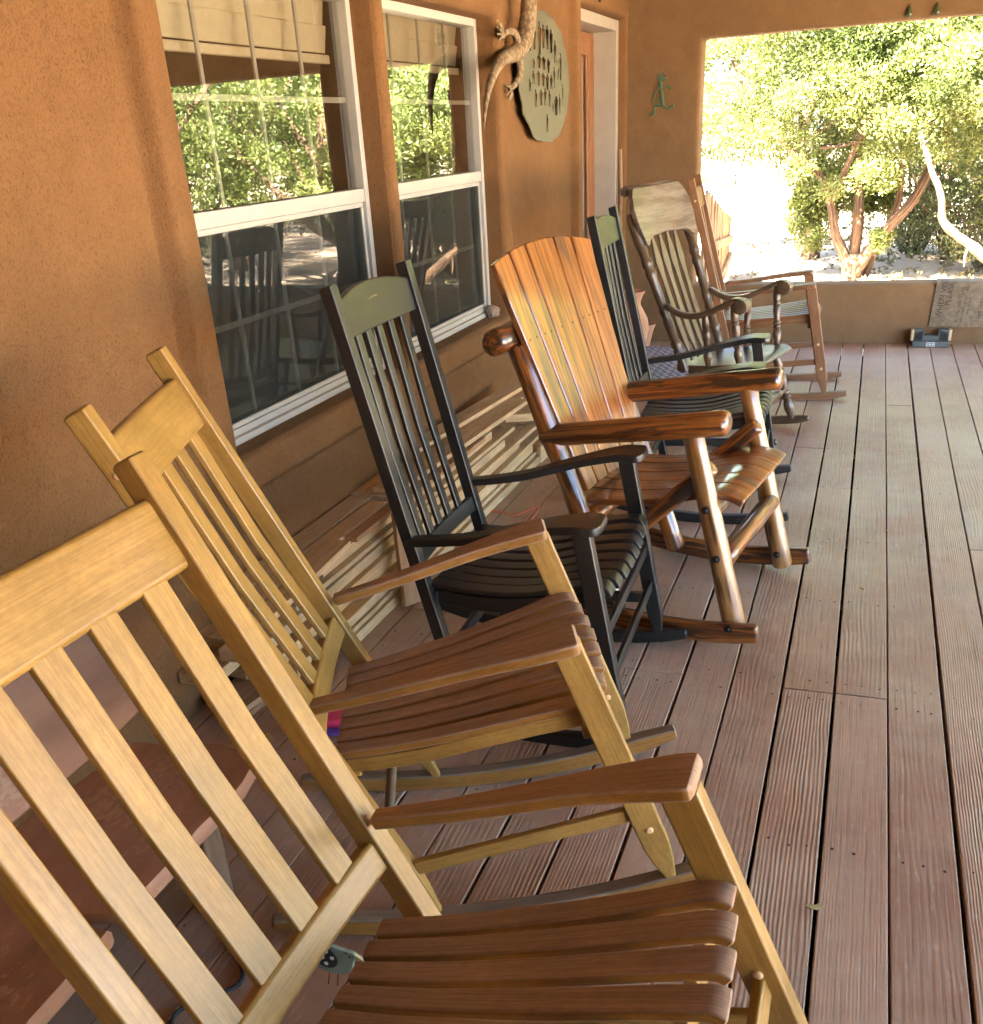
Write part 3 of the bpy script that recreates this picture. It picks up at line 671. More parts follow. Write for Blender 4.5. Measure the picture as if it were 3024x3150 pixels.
def black_rocker(label, loc, rot, lift=0.0):
    t_ = thing('rocking_chair', label, 'rocking chair', (loc[0], loc[1], lift), rot, 'rocking chairs lined up along the porch')
    mt = 'black_paint'
    xb, xt, zt, yp, wy, dp = -0.1771, -0.4405, 1.1794, 0.2372, 0.038, 0.034
    B, T = V((xb, 0, 0.05)), V((xt, 0, zt)); L = (T-B).length; u = (T-B)/L; n = V((u.z, 0, -u.x))
    def onpost(s, dn, y): q = T-u*s+n*dn; return V((q.x, y, q.z))
    bow = lambda y: -0.018*(1-(y/yp)**2)
    for s in (-1, 1):
        y = s*yp
        bar('back_post', [onpost(L+0.01, 0, y), onpost(L-0.04, 0, y), onpost(L*0.5, 0, y), onpost(0, 0, y)], wy, dp, mt, t_, bev=0.003)
    ys_ = [-yp+0.012+(2*yp-0.024)*i/12 for i in range(13)]
    ar = [0.034*(1-(y/yp)**2) for y in ys_]
    bar('crest_rail', [onpost(0.091-a_/2, bow(y), y) for y, a_ in zip(ys_, ar)], [0.084+a_ for a_ in ar], 0.022, mt, t_, side=u, bev=0.004)
    bar('back_rail', [onpost(0.722, bow(y), y) for y in ys_], 0.046, 0.022, mt, t_, side=u, bev=0.004)
    for k in range(5):
        y = (k-2)*0.0725
        bar('back_slat', [onpost(0.130, bow(y), y), onpost(0.42, bow(y)-0.006, y), onpost(0.703, bow(y), y)], 0.034, 0.012, mt, t_, bev=0.0025)
    xf, xft, yf, zaf, zar = 0.2965, 0.190, 0.300, 0.643, 0.5472
    for s in (-1, 1):
        a, b = V((xf, s*yf*1.03, 0.045)), V((xft, s*yf*0.97, zaf-0.024)); d = b-a
        bar('front_leg', [a, a+d*0.04, a+d*0.12, a+d*0.5, b], [0.022, 0.026, 0.038, 0.038, 0.038], [0.024, 0.028, 0.046, 0.046, 0.046], mt, t_, bev=0.004)
        ap = crv([(-0.290, s*0.2488, zar-0.012), (-0.12, s*0.262, zar+0.012), (0.06, s*0.282, zaf-0.036), (0.17, s*0.2918, zaf-0.013), (0.215, s*0.2918, zaf-0.012), (0.2478, s*0.2918, zaf-0.011)], 17)
        bar('arm', ap, [0.038, 0.042, 0.050, 0.062, 0.080, 0.098, 0.110, 0.116, 0.116, 0.075], 0.022, mt, t_, bev=0.004)
        bar('runner', rocker_path(-0.505, 0.385, 0.06, 0.237, 1.75, 0.050, 0.038, s*0.29, y2=s*0.318), [0.030]+[0.034]*11+[0.030], [0.018]+[0.034]+[0.040]*10+[0.032], mt, t_, bev=0.006)
        bar('side_stretcher', [V((-0.198, s*0.240, 0.17)), V((xf-0.025, s*yf, 0.17))], 0.016, 0.034, mt, t_, bev=0.003)
        bar('seat_rail', crv([(-0.245, s*0.215, 0.368), (-0.05, s*0.235, 0.365), (0.12, s*0.25, 0.395), (0.225, s*0.255, 0.415)], 9), 0.022, 0.042, mt, t_, bev=0.003)
    for k in range(8):
        q = (k-3.5)/3.5; yf_, yr_ = q*0.2416, q*0.205; fx = 0.245+0.014*(1-q*q); dz = -0.012*(1-q*q)
        pth = crv([(-0.252, yr_, 0.402+dz), (-0.12, yr_+(yf_-yr_)*0.3, 0.396+dz), (0.02, yr_+(yf_-yr_)*0.6, 0.406+dz), (0.15, yf_, 0.440+dz), (fx-0.02, yf_, 0.452+dz), (fx, yf_, 0.446+dz), (fx+0.012, yf_, 0.428+dz)], 15)
        bar('seat_slat', pth, [0.046, 0.052], 0.014, mt, t_, bev=0.003)
    bar('front_stretcher', [(0.268, -yf, 0.215), (0.268, yf, 0.215)], 0.036, 0.016, mt, t_, side=(0, 0, 1))
    bar('front_stretcher', [(0.248, -yf, 0.33), (0.248, yf, 0.33)], 0.036, 0.016, mt, t_, side=(0, 0, 1))
    bar('seat_front_rail', [(0.212, -0.25, 0.396), (0.212, 0.25, 0.396)], 0.04, 0.018, mt, t_, side=(0, 0, 1))
    bar('rear_stretcher', [(-0.208, -yp, 0.20), (-0.208, yp, 0.20)], 0.034, 0.016, mt, t_, side=(0, 0, 1))
    bar('seat_back_rail', [(-0.236, -yp, 0.37), (-0.236, yp, 0.37)], 0.036, 0.018, mt, t_, side=(0, 0, 1))
    return t_

def log_rocker(label, loc, rot):
    t_ = thing('rocking_chair', label, 'rocking chair', loc, rot, 'rocking chairs lined up along the porch')
    def leg_at(z): k = (z-0.07)/(0.651-0.07); return 0.3112+(0.1555-0.3112)*k
    for s in (-1, 1):
        y = s*0.286
        log('front_leg', (leg_at(0.03), y, 0.03), (leg_at(0.675), y, 0.675), 0.036, 0.031, 'log_pale', t_)
        log('rear_leg', (-0.083, s*0.292, 0.035), (-0.424, s*0.297, 0.895), 0.035, 0.034, 'log_varnish', t_)
        log('arm', (-0.345, s*0.293, 0.612), (0.262, s*0.293, 0.705), 0.043, 0.047, 'log_varnish', t_, wob=0.08, squash=0.82)
        log('brace', (-0.16, s*0.248, 0.20), (0.205, s*0.248, 0.555), 0.030, 0.032, 'log_varnish', t_, squash=0.9)
        bar('runner', rocker_path(-0.50, 0.405, 0.06, 0.25, 1.75, 0.084, 0.066, s*0.335), 0.036, [0.05]+[0.066]*11+[0.060], 'log_varnish', t_, bev=0.010, seg=3)
        for z in (0.44, 0.286):
            bolt((leg_at(z), s*0.286-0.035, z), (0, -1, 0), 0.0125, t_)
        bolt((0.312, s*0.335-0.018, 0.072), (0, -1, 0), 0.0125, t_) if s < 0 else bolt((0.305, 0.286-0.036, 0.088), (0, -1, 0), 0.0125, t_)
    bolt((-0.19, -0.293-0.036, 0.36), (0, -1, 0), 0.0125, t_)
    log('cross_log', (-0.455, -0.400, 0.918), (-0.455, 0.400, 0.918), 0.042, 0.040, 'log_varnish', t_)
    log('cross_bar', (0.262, -0.275, 0.270), (0.262, 0.275, 0.275), 0.034, 0.032, 'log_varnish', t_)
    log('seat_support', (0.205, -0.275, 0.412), (0.205, 0.275, 0.412), 0.030, 0.030, 'log_pale', t_)
    log('seat_support', (-0.18, -0.28, 0.355), (-0.18, 0.28, 0.355), 0.030, 0.030, 'log_varnish', t_)
    # fan back of five boards with an arched top
    wt = [0.118, 0.112, 0.196, 0.112, 0.118]; wb = [0.086, 0.082, 0.140, 0.082, 0.086]; gp = 0.009
    def frac(ws):
        tot = sum(ws)+gp*4; x = -tot/2; out = []
        for q in ws: out.append((x, x+q)); x += q+gp
        return out
    ft, fb = frac(wt), frac(wb)
    def pt(s, y, off=0.0):   # s: 0 bottom .. 1 top
        return V((-0.2076+(-0.4742+0.2076)*s, y, 0.430+(1.138-0.430)*s))+V((0.936, 0, 0.352))*off
    nn = V((0.936, 0, 0.352))
    for (a0, a1), (b0, b1) in zip(ft, fb):
        vs_, gs, fs = [], [], []; rows = 7; cols = 5
        for lay in (0.011, -0.011):
            for i in range(rows):
                s = i/(rows-1)
                for j in range(cols):
                    f_ = j/(cols-1)
                    y = (b0+(b1-b0)*f_)*(1-s)+(a0+(a1-a0)*f_)*s
                    s2 = s*(1.0+0.048*(1-(y/0.33)**2)) if i else 0.0
                    q = pt(s2, y, 0.0)+nn*(lay-0.012*(1-(y/0.33)**2)); vs_.append(q); gs.append((s2*0.75, y, lay))
        m_ = rows*cols
        for i in range(rows-1):
            for j in range(cols-1):
                k = i*cols+j; fs.append((k, k+1, k+cols+1, k+cols)); fs.append((m_+k, m_+k+cols, m_+k+cols+1, m_+k+1))
        def rim(idx):
            for p_, q_ in zip(idx[:-1], idx[1:]): fs.append((p_, q_, m_+q_, m_+p_))
        rim([j for j in range(cols)]); rim([(rows-1)*cols+j for j in range(cols)]); rim([i*cols for i in range(rows)]); rim([i*cols+cols-1 for i in range(rows)])
        o_ = make('back_slat', vs_, fs, 'slat_varnish', t_, gs, sharp=40)
        bv = o_.modifiers.new('edge', 'BEVEL'); bv.width = 0.003; bv.segments = 1; bv.limit_method = 'ANGLE'; bv.angle_limit = math.radians(50)
        for q in (0.25, 0.72):
            ym = (a0+(a1-a0)*q)*0.66+(b0+(b1-b0)*q)*0.34
            c_ = pt(0.675, ym, 0.0)+nn*(0.0108-0.012*(1-(ym/0.33)**2)); lathe('screw', c_-nn*0.003, c_+nn*0.0012, [(0, 0.0042), (1, 0.0036)], 'bolt_black', t_, 8)
    for k in range(5):
        y = (k-2)*0.104; q = (k-2)/2
        pth = crv([(-0.265, y, 0.398), (-0.12, y, 0.402), (0.04, y, 0.424), (0.17, y, 0.458), (0.25, y, 0.466), (0.305, y, 0.448)], 13)
        bar('seat_slat', pth, 0.099, 0.022, 'slat_varnish', t_, bev=0.004)
    return t_

def turned(name, p0, p1, r, mat, root, n=14):
    """turned spindle with beads and a long vase"""
    prof = [(0, .62), (.06, .72), (.16, 1.0), (.24, .92), (.29, .62), (.31, .86), (.335, .86), (.35, .58), (.38, .88), (.41, .88), (.43, .62), (.52, .78), (.62, .92), (.68, .70), (.70, .90), (.725, .90), (.74, .64), (.80, .85), (.90, .75), (1, .58)]
    return lathe(name, p0, p1, [(a, b*r) for a, b in prof], mat, root, n)
def spindle_rocker(label, loc, rot):
    t_ = thing('rocking_chair', label, 'rocking chair', loc, rot, 'rocking chairs lined up along the porch')
    mt = 'walnut_old'
    T0, B0 = V((-0.4327, 0, 1.0645)), V((-0.1679, 0, 0.3985)); u = (T0-B0).normalized(); n = V((u.z, 0, -u.x))
    pos = lambda s, y, dn=0.0: V((B0.x+(T0.x-B0.x)*s, y, B0.z+(T0.z-B0.z)*s))+n*dn
    for s in (-1, 1):
        a, b = pos(-0.05, s*0.238), pos(1.06, s*0.300)
        prof = [(0, .020), (.10, .021), (.13, .026), (.15, .019), (.17, .026), (.19, .026), (.21, .020), (.33, .025), (.36, .019), (.38, .025), (.41, .025), (.43, .020), (.50, .024), (.60, .022), (.62, .027), (.645, .027), (.66, .020), (.69, .027), (.71, .027), (.73, .020), (.84, .028), (.93, .026), (1, .018)]
        lathe('back_post', a, b, prof, mt, t_, 16)
    # crest: wide board with rounded lower lobes, rolled top
    vs_, gs, fs = [], [], []; cols, rows = 21, 9
    for lay in (0.012, -0.012):
        for i in range(rows):
            f_ = i/(rows-1)
            for j in range(cols):
                q = -1+2*j/(cols-1); y = q*0.325
                zb = 0.985 + (0.012*max(0, 1-abs(q)/0.66) if abs(q) < 0.66 else -0.045*math.sin(min(1, (abs(q)-0.66)/0.26)*PI/2)+0.11*max(0, (abs(q)-0.86)/0.14)**2)
                ztop = 1.205 - 0.09*max(0, (abs(q)-0.74)/0.26)**2.2
                z = zb+(ztop-zb)*f_; s = (z-B0.z)/(T0.z-B0.z)
                p_ = pos(s, y, 0.016+lay+0.020*q*q-0.004); vs_.append(p_); gs.append((y, z, lay))
    m_ = rows*cols
    for i in range(rows-1):
        for j in range(cols-1):
            k = i*cols+j; fs.append((k, k+1, k+cols+1, k+cols)); fs.append((m_+k, m_+k+cols, m_+k+cols+1, m_+k+1))
    def rim(idx):
        for p_, q_ in zip(idx[:-1], idx[1:]): fs.append((p_, q_, m_+q_, m_+p_))
    rim(range(cols)); rim([(rows-1)*cols+j for j in range(cols)]); rim([i*cols for i in range(rows)]); rim([i*cols+cols-1 for i in range(rows)])
    cr_ = make('crest_rail', vs_, fs, 'walnut_worn', t_, gs, sharp=45)
    bv = cr_.modifiers.new('edge', 'BEVEL'); bv.width = 0.005; bv.segments = 2; bv.limit_method = 'ANGLE'; bv.angle_limit = math.radians(50)
    r0 = pos(1.21, -0.26, -0.012); r1 = pos(1.21, 0.255, -0.012)
    rl = lathe('crest_roll', r0, r1, [(0, 0.016), (0.01, 0.024), (0.5, 0.025), (0.99, 0.024), (1, 0.016)], 'walnut_worn', t_, 16)
    # arrow slats
    for y in (-0.135, -0.045, 0.045, 0.135):
        yb = y*0.9
        pth = [pos(s, yb+(y-yb)*s, -0.004-0.012*math.sin(s*PI)) for s in [i/14 for i in range(14)]]
        bar('arrow_slat', pth, [0.016, 0.026, 0.044, 0.050, 0.050, 0.047, 0.043, 0.040, 0.040, 0.046, 0.066, 0.052, 0.030, 0.020], 0.011, 'walnut_mid', t_, bev=0.002)
    # arms with a rolled front
    for s in (-1, 1):
        pth = crv([(-0.262, s*0.272, 0.690), (-0.17, s*0.279, 0.648), (-0.06, s*0.290, 0.652), (0.05, s*0.298, 0.700), (0.105, s*0.300, 0.726), (0.150, s*0.300, 0.722)], 17)
        bar('arm', pth, [0.034, 0.040, 0.046, 0.052, 0.058, 0.062, 0.064], [0.026, 0.028, 0.028, 0.026, 0.026, 0.03], mt, t_, bev=0.010, seg=4)
        lathe('arm_scroll', (0.142, s*0.300-0.034, 0.702), (0.142, s*0.300+0.034, 0.702), [(0, 0.026), (0.06, 0.034), (0.94, 0.034), (1, 0.026)], mt, t_, 18)
        turned('arm_spindle', (0.135, s*0.262, 0.418), (0.098, s*0.296, 0.706), 0.022, mt, t_)
        turned('arm_spindle', (-0.03, s*0.252, 0.405), (-0.045, s*0.288, 0.650), 0.021, mt, t_)
        turned('front_leg', (0.2557, s*0.236, 0.052), (0.150, s*0.19, 0.402), 0.027, mt, t_)
        turned('rear_leg', (-0.235, s*0.236, 0.052), (-0.13, s*0.19, 0.365), 0.026, mt, t_)
        bar('runner', rocker_path(-0.42, 0.345, 0.0, 0.25, 1.6, 0.064, 0.044, s*0.2417), 0.030, [0.024]+[0.044]*11+[0.030], mt, t_, bev=0.008)
        lathe('side_stretcher', (-0.20, s*0.222, 0.16), (0.22, s*0.222, 0.16), [(0, 0.008), (0.3, 0.013), (0.5, 0.018), (0.7, 0.013), (1, 0.008)], mt, t_)
    lathe('front_stretcher', (0.212, -0.222, 0.20), (0.212, 0.222, 0.20), [(0, 0.009), (0.15, 0.012), (0.25, 0.021), (0.30, 0.012), (0.33, 0.019), (0.5, 0.026), (0.67, 0.019), (0.70, 0.012), (0.75, 0.021), (0.85, 0.012), (1, 0.009)], mt, t_)
    # dished solid seat
    vs_, gs, fs = [], [], []; cols, rows = 15, 17
    def sw(x): return 0.256*(1-0.16*max(0, (-x)/0.22)) if x > -0.23 else 0.2
    for lay in (0, -0.036):
        for i in range(rows):
            f_ = i/(rows-1); x = -0.232+0.46*f_
            for j in range(cols):
                q = -1+2*j/(cols-1); y = q*sw(x)*(1-0.35*max(0, abs(f_-0.5)*2-0.82)/0.18*0.35)
                zt_ = 0.390+0.052*f_**1.5
                if lay == 0:
                    zt_ -= 0.020*max(0, 1-abs(q)**2.4)*math.sin(min(1, max(0, (1-f_*0.95)))*PI*0.9)
                    zt_ -= 0.022*max(0, (f_-0.86)/0.14)**2
                vs_.append(V((x, y, zt_+lay))); gs.append((x, y, lay))
    m_ = rows*cols
    for i in range(rows-1):
        for j in range(cols-1):
            k = i*cols+j; fs.append((k, k+1, k+cols+1, k+cols)); fs.append((m_+k, m_+k+cols, m_+k+cols+1, m_+k+1))
    rim(range(cols)); rim([(rows-1)*cols+j for j in range(cols)]); rim([i*cols for i in range(rows)]); rim([i*cols+cols-1 for i in range(rows)])
    st_ = make('seat', vs_, fs, mt, t_, gs, sharp=50)
    bv = st_.modifiers.new('edge', 'BEVEL'); bv.width = 0.010; bv.segments = 3; bv.limit_method = 'ANGLE'; bv.angle_limit = math.radians(50)
    return t_

tan_rocker('honey-stained slat rocking chair cut off by the bottom left corner, nearest of all', (-0.3078, 0.8254), (0, -0.1705, -0.0052), lift=0.010)
tan_rocker('honey-stained slat rocking chair between the nearest chair and the black one', (-0.7050, 1.6591), (0, -0.1171, 0.3965), lift=0.003)
black_rocker('larger, nearer black painted rocking chair in front of the lumber pile', (-0.7813, 2.4308), (0, 0, 0.0309))
log_rocker('rustic varnished log rocking chair with orange fan-shaped slat back', (-0.5312, 3.1651, 0.0), (0, 0, -0.1689))
black_rocker('smaller-looking black rocking chair behind the log rocking chair', (-0.5875, 4.1744), (0, 0.0057, 0.0614), lift=0.002)
spindle_rocker('dark brown rocking chair with turned spindles and worn rolled crest', (-0.5907, 5.1928, 0.0), (0, 0, -0.2528))
tan_rocker('reddish brown slat rocking chair farthest away beside the garden opening', (-0.572, 6.207), (0, 0.0297, 0.0874), 'teak', 'teak', 'teak', lift=0.004)

# ------------------------------------------------------------------ slab bench behind the nearest chair
bench = thing('slab_bench', 'low rustic bench of worn terracotta coloured slabs against the wall', 'bench', (-1.3, 1.1, 0))
def slab(name, outline, z0, z1, par, tilt=None):
    """flat slab with a wavy outline; tilt maps (x, y, z) to its final place"""
    k = len(outline); vs_ = []; gs = []
    for z, ins in ((z0, 0.006), (z0+0.008, 0), (z1-0.008, 0), (z1, 0.006)):
        cx = sum(q[0] for q in outline)/k; cy_ = sum(q[1] for q in outline)/k
        for (x, y) in outline:
            d = V((cx-x, cy_-y, 0)).normalized()*ins
            vs_.append(V((x+d.x, y+d.y, z))); gs.append((y, x, z))
    fs = [tuple(range(k))[::-1], tuple(range(3*k, 4*k))]
    for r in range(3):
        for j in range(k): fs.append((r*k+j, r*k+(j+1) % k, (r+1)*k+(j+1) % k, (r+1)*k+j))
    if tilt: vs_ = [tilt(q) for q in vs_]
    return make(name, vs_, fs, 'slab', par, gs)
def edge(a, b, n, amp, seed):
    a, b = V((*a, 0)), V((*b, 0)); d = (b-a); nrm = V((-d.y, d.x, 0)).normalized(); out = []
    for i in range(n):
        q = a+d*(i/n)+nrm*amp*noise.noise(V((seed, i*0.6, 0))); out.append((q.x, q.y))
    return out
o0 = (1.3, -1.1)
A_ = edge((-1.50, 0.985), (-1.13, 0.955), 6, 0.02, 1)+edge((-1.105, 0.99), (-1.115, 1.44), 8, 0.010, 2)+edge((-1.14, 1.485), (-1.30, 1.50), 4, 0.01, 3)+edge((-1.36, 1.46), (-1.50, 1.45), 3, 0.004, 4)
slab('seat_slab', [(x+o0[0], y+o0[1]) for x, y in A_], 0.262, 0.300, bench)
B_ = edge((-1.50, 0.20), (-1.11, 0.20), 4, 0.004, 5)+edge((-1.095, 0.24), (-1.10, 0.90), 8, 0.012, 6)+edge((-1.11, 0.945), (-1.48, 0.965), 6, 0.012, 7)
slab('seat_slab', [(x+o0[0], y+o0[1]) for x, y in B_], 0.256, 0.294, bench)
Bk = edge((0.0, 0.20), (0.0, 1.50), 10, 0.008, 8)+[(0.02, 1.56), (0.06, 1.60), (0.12, 1.615)]+edge((0.20, 1.62), (0.30, 1.60), 4, 0.012, 9)+[(0.34, 1.56)]+edge((0.36, 1.5), (0.36, 0.20), 10, 0.01, 10)
def lean(q):   # x of the outline runs up the board
    return V((-1.475+o0[0]-q.x*0.36+q.z*0.93, q.y+o0[1], 0.318+q.x*0.93+q.z*0.36))
slab('back_slab', Bk, -0.028, 0.0, bench, lean)
for y in (0.35, 1.30):
    box('leg', (-1.43+o0[0], y+o0[1]-0.03, 0.0), (-1.37+o0[0], y+o0[1]+0.03, 0.256 if y < 1 else 0.262), 'tie_wood', bench, bev=0.006)
    box('leg', (-1.22+o0[0], y+o0[1]-0.03, 0.0), (-1.16+o0[0], y+o0[1]+0.03, 0.256 if y < 1 else 0.262), 'tie_wood', bench, bev=0.006)
tube = tube_geo(crv([(-1.06, 0.78, 0.006), (-1.03, 0.92, 0.006), (-1.10, 1.02, 0.006), (-1.02, 1.13, 0.006), (-1.12, 1.22, 0.006)], 30), 0.005, 8)
tag(make('cable', *tube[:2], 'cable_dark', None, tube[2]), 'thin dark cable on the deck in front of the slab bench', 'cable')

# ------------------------------------------------------------------ lumber pile
rl_ = random.Random(11)
G_L = 'loose lumber piled against the house wall'
def board(p0, p1, wd, th, mat, label, side=(1, 0, 0)):
    o_ = bar('lumber_board', [p0, V(p0).lerp(V(p1), 0.5), p1], wd, th, mat, None, side=side, bev=0.0015, seg=1)
    return tag(o_, label, 'board', G_L)
z = 0.0
layers = [(2.40, 4.62, -1.445), (2.30, 4.68, -1.46), (2.14, 4.48, -1.470), (2.36, 4.56, -1.455), (2.06, 4.30, -1.49), (2.30, 4.48, -1.475), (2.10, 4.26, -1.50), (2.34, 4.38, -1.505), (2.55, 4.15, -1.53)]
for i, (ya, yb, xr) in enumerate(layers):
    th = [0.038, 0.019, 0.038, 0.019, 0.038, 0.019, 0.038, 0.019, 0.038][i]
    x = xr
    for k in range(2):
        wd = rl_.choice([0.115, 0.125, 0.13]); j = rl_.uniform(-0.10, 0.10)
        if x-wd < -1.745: wd = x+1.745
        if wd < 0.05: break
        sk = rl_.uniform(-0.012, 0.012)
        board((x-wd/2-sk, ya+j, z+th/2+0.001), (x-wd/2+sk, yb+j, z+th/2+0.001), wd, th-0.001, 'pine' if rl_.random() < 0.85 else 'pine_red', '%s board of the %s layer from the deck in the long lumber stack' % (('outer', 'wall-side')[k], ('first', 'second', 'third', 'fourth', 'fifth', 'sixth', 'seventh', 'eighth', 'ninth')[i]))
        x -= wd+0.008
    z += th+0.002
TOPZ = z
board((-1.645, 3.10, TOPZ+0.013), (-1.640, 4.62, TOPZ+0.013), 0.19, 0.022, 'pine', 'wide pale board on top of the lumber stack, nearest the wall')
board((-1.535, 2.70, TOPZ+0.011), (-1.515, 3.92, TOPZ+0.011), 0.045, 0.018, 'pine_red', 'narrow reddish strip along the top front of the lumber stack')
board((-1.690, 2.20, TOPZ+0.012), (-1.690, 3.085, TOPZ+0.012), 0.085, 0.02, 'pine', 'pale board on the near end of the stack, touching the wall')
board((-1.600, 2.10, TOPZ+0.012), (-1.598, 3.05, TOPZ+0.012), 0.070, 0.02, 'pine', 'second board from the wall on the near end of the stack')
board((-1.60, 3.12, TOPZ+0.036), (-1.53, 4.50, TOPZ+0.036), 0.11, 0.020, 'pine', 'pale loose board lying askew over the top of the lumber stack')
board((-1.700, 3.50, TOPZ+0.058), (-1.60, 4.72, TOPZ+0.058), 0.09, 0.020, 'pine', 'topmost loose board slanting away from the wall on the lumber')
board((-1.50, 2.05, TOPZ+0.014), (-1.545, 2.66, TOPZ+0.014), 0.06, 0.022, 'pine', 'short loose board askew on the near top of the lumber')
board((-1.398, 2.845, 0.004), (-1.432, 2.900, 0.335), 0.095, 0.018, 'pine_red', 'short upright plank leaning on the front of the lumber stack', side=(0.35, 1, 0))
board((-1.44, 4.52, 0.045), (-1.43, 4.95, 0.045), 0.02, 0.085, 'pine', 'pale offcut standing on edge at the far end of the stack')
board((-1.60, 4.40, TOPZ-0.028), (-1.47, 4.70, TOPZ-0.090), 0.09, 0.036, 'pine', 'tilted short block at the far end of the stack')
for i, (x, y, zz, L_, wd, th, m_) in enumerate([(-1.60, 2.02, 0.0, 0.34, 0.13, 0.022, 'pine_red'), (-1.61, 2.00, 0.024, 0.30, 0.14, 0.022, 'pine_red'), (-1.66, 2.14, 0.048, 0.22, 0.09, 0.038, 'pine_red'), (-1.68, 2.12, 0.10, 0.16, 0.09, 0.03, 'pine_red'), (-1.67, 2.15, 0.131, 0.17, 0.07, 0.028, 'tie_wood')]):
    lb = ['brown offcut lying lowest at the near end of the lumber', 'brown offcut second from below at the near end of the lumber', 'thick short offcut in the middle of the near heap', 'short offcut near the top of the near heap', 'dark stubby offcut topmost of the near heap'][i]
    tag(bar('lumber_offcut', [(x-0.02, y, zz+th/2), (x+0.03*(i % 2), y+L_, zz+th/2)], wd, th-0.001, m_, None, side=(1, 0, 0), bev=0.0015, seg=1), lb, 'offcut', G_L)

# ------------------------------------------------------------------ small things on the deck
pk = thing('plastic_packet', 'pink packet with a purple edge on the deck behind the second chair', 'packet', (-1.29, 2.06, 0.0), (0, 0, 0.35))
box('packet_body', (-0.04, -0.075, 0.0), (0.05, 0.075, 0.012), 'violet', pk, bev=0.004); box('packet_top', (-0.04, -0.055, 0.0125), (0.045, 0.075, 0.040), 'pink', pk, bev=0.007)
tg_ = tube_geo(crv([(-1.46, 3.70, 0.004), (-1.475, 3.80, 0.004), (-1.38, 3.80, 0.004), (-1.32, 3.775, 0.004), (-1.25, 3.90, 0.005), (-1.235, 3.74, 0.004)], 40), 0.0028, 6)
tag(make('orange_cord', *tg_[:2], 'cord_orange', None, tg_[2]), 'thin orange cord lying on the deck behind the black chair', 'cord')
# painted bird yard ornament lying beside the nearest chair
bird = thing('bird_ornament', 'small teal painted bird ornament with white-spotted wing standing on the deck', 'ornament', (-0.832, 1.182, 0.0745), (PI/2, 0.12, 0.05))
bird.scale = (0.78, 0.78, 0.78)
def disc(name, pts, z0, z1, mat, par, bev=0.0015):
    k = len(pts); cx = sum(q[0] for q in pts)/k; cy_ = sum(q[1] for q in pts)/k; vs_ = []; gs = []
    for z_, ins in ((z0, 0), (z1-bev, 0), (z1, bev)):
        for x, y in pts:
            d = V((cx-x, cy_-y, 0)); d = d.normalized()*ins if d.length > 0 else d
            vs_.append((x+d.x, y+d.y, z_)); gs.append((x, y, z_))
    fs = [tuple(range(k))[::-1], tuple(range(2*k, 3*k))]+[(r*k+j, r*k+(j+1) % k, (r+1)*k+(j+1) % k, (r+1)*k+j) for r in range(2) for j in range(k)]
    return make(name, vs_, fs, mat, par, gs)
body = [(0.062*math.cos(a)-0.004, 0.047*math.sin(a)) for a in [i*2*PI/36 for i in range(36)]]
body = [(x+(0.018 if (x > 0.02 and y > 0.0) else 0)*min(1, max(0, y/0.03)), y+(0.014 if x > 0.02 and y > 0 else 0)*min(1, (x-0.02)/0.03 if x > 0.02 else 0)) for x, y in body]
disc('body', body, 0, 0.010, 'bird_teal', bird); disc('wing', [(-0.018+0.036*math.cos(a)-0.006*math.sin(a), 0.008+0.036*math.sin(a)) for a in [i*2*PI/24 for i in range(24)]], 0.0103, 0.0135, 'bird_black', bird)
for x, y in ((-0.036, 0.022), (-0.012, 0.030), (0.004, 0.012), (-0.022, 0.006), (-0.040, -0.006), (-0.012, -0.012)): disc('spot', [(x+0.0058*math.cos(a), y+0.0058*math.sin(a)) for a in [i*2*PI/12 for i in range(12)]], 0.0137, 0.0152, 'white_print', bird, 0.0006)
disc('beak', [(0.062, 0.040), (0.062, 0.022), (0.092, 0.026)], 0.001, 0.009, 'bird_yellow', bird)
for x, y in ((0.040, 0.040), (0.050, 0.030)): disc('eye', [(x+0.0032*math.cos(a), y+0.0032*math.sin(a)) for a in [i*2*PI/10 for i in range(10)]], 0.0101, 0.0115, 'bird_black', bird, 0.0004)
for x in (-0.008, 0.016):
    tt = tube_geo([(x, -0.040, 0.004), (x-0.004, -0.095, 0.004)], 0.0013, 6); make('wire_leg', *tt[:2], 'dark_metal', bird, tt[2])
# mitre box against the end wall
mb = thing('miter_box', 'dark grey miter box with pale wooden ends on the deck against the end wall', 'tool', (0.48, 7.585, 0.0), (0, 0, 0.03))
box('base', (-0.117, -0.055, 0.0), (0.117, 0.055, 0.040), 'miter_plastic', mb, bev=0.003)
bm_prof = [(-0.112, 0.0405), (0.112, 0.0405), (0.112, 0.112), (0.050, 0.112), (0.046, 0.070), (-0.046, 0.070), (-0.050, 0.112), (-0.112, 0.112)]
for yy in (-0.018, 0.030):
    vs_ = [(x, yy+d, z_) for d in (0, 0.014) for x, z_ in bm_prof]; k = 8
    make('fence', vs_, [tuple(range(k))[::-1], tuple(range(k, 2*k))]+[(j, (j+1) % k, k+(j+1) % k, k+j) for j in range(k)], 'miter_plastic', mb, [(0, 0, 0)]*16, smooth=False)
for i in range(9):
    for sx in (-1, 1): box('rib', (sx*0.056+sx*i*0.006-0.0012, -0.0222, 0.042), (sx*0.056+sx*i*0.006+0.0012, -0.0185, 0.108-0.002*i), 'bolt_black', mb, bev=0.0005, seg=1)
for sx in (-1, 1): box('end_block', (sx*0.1215-0.0085, -0.020, 0.0405), (sx*0.1215+0.0085, 0.045, 0.113), 'pine', mb, bev=0.002)
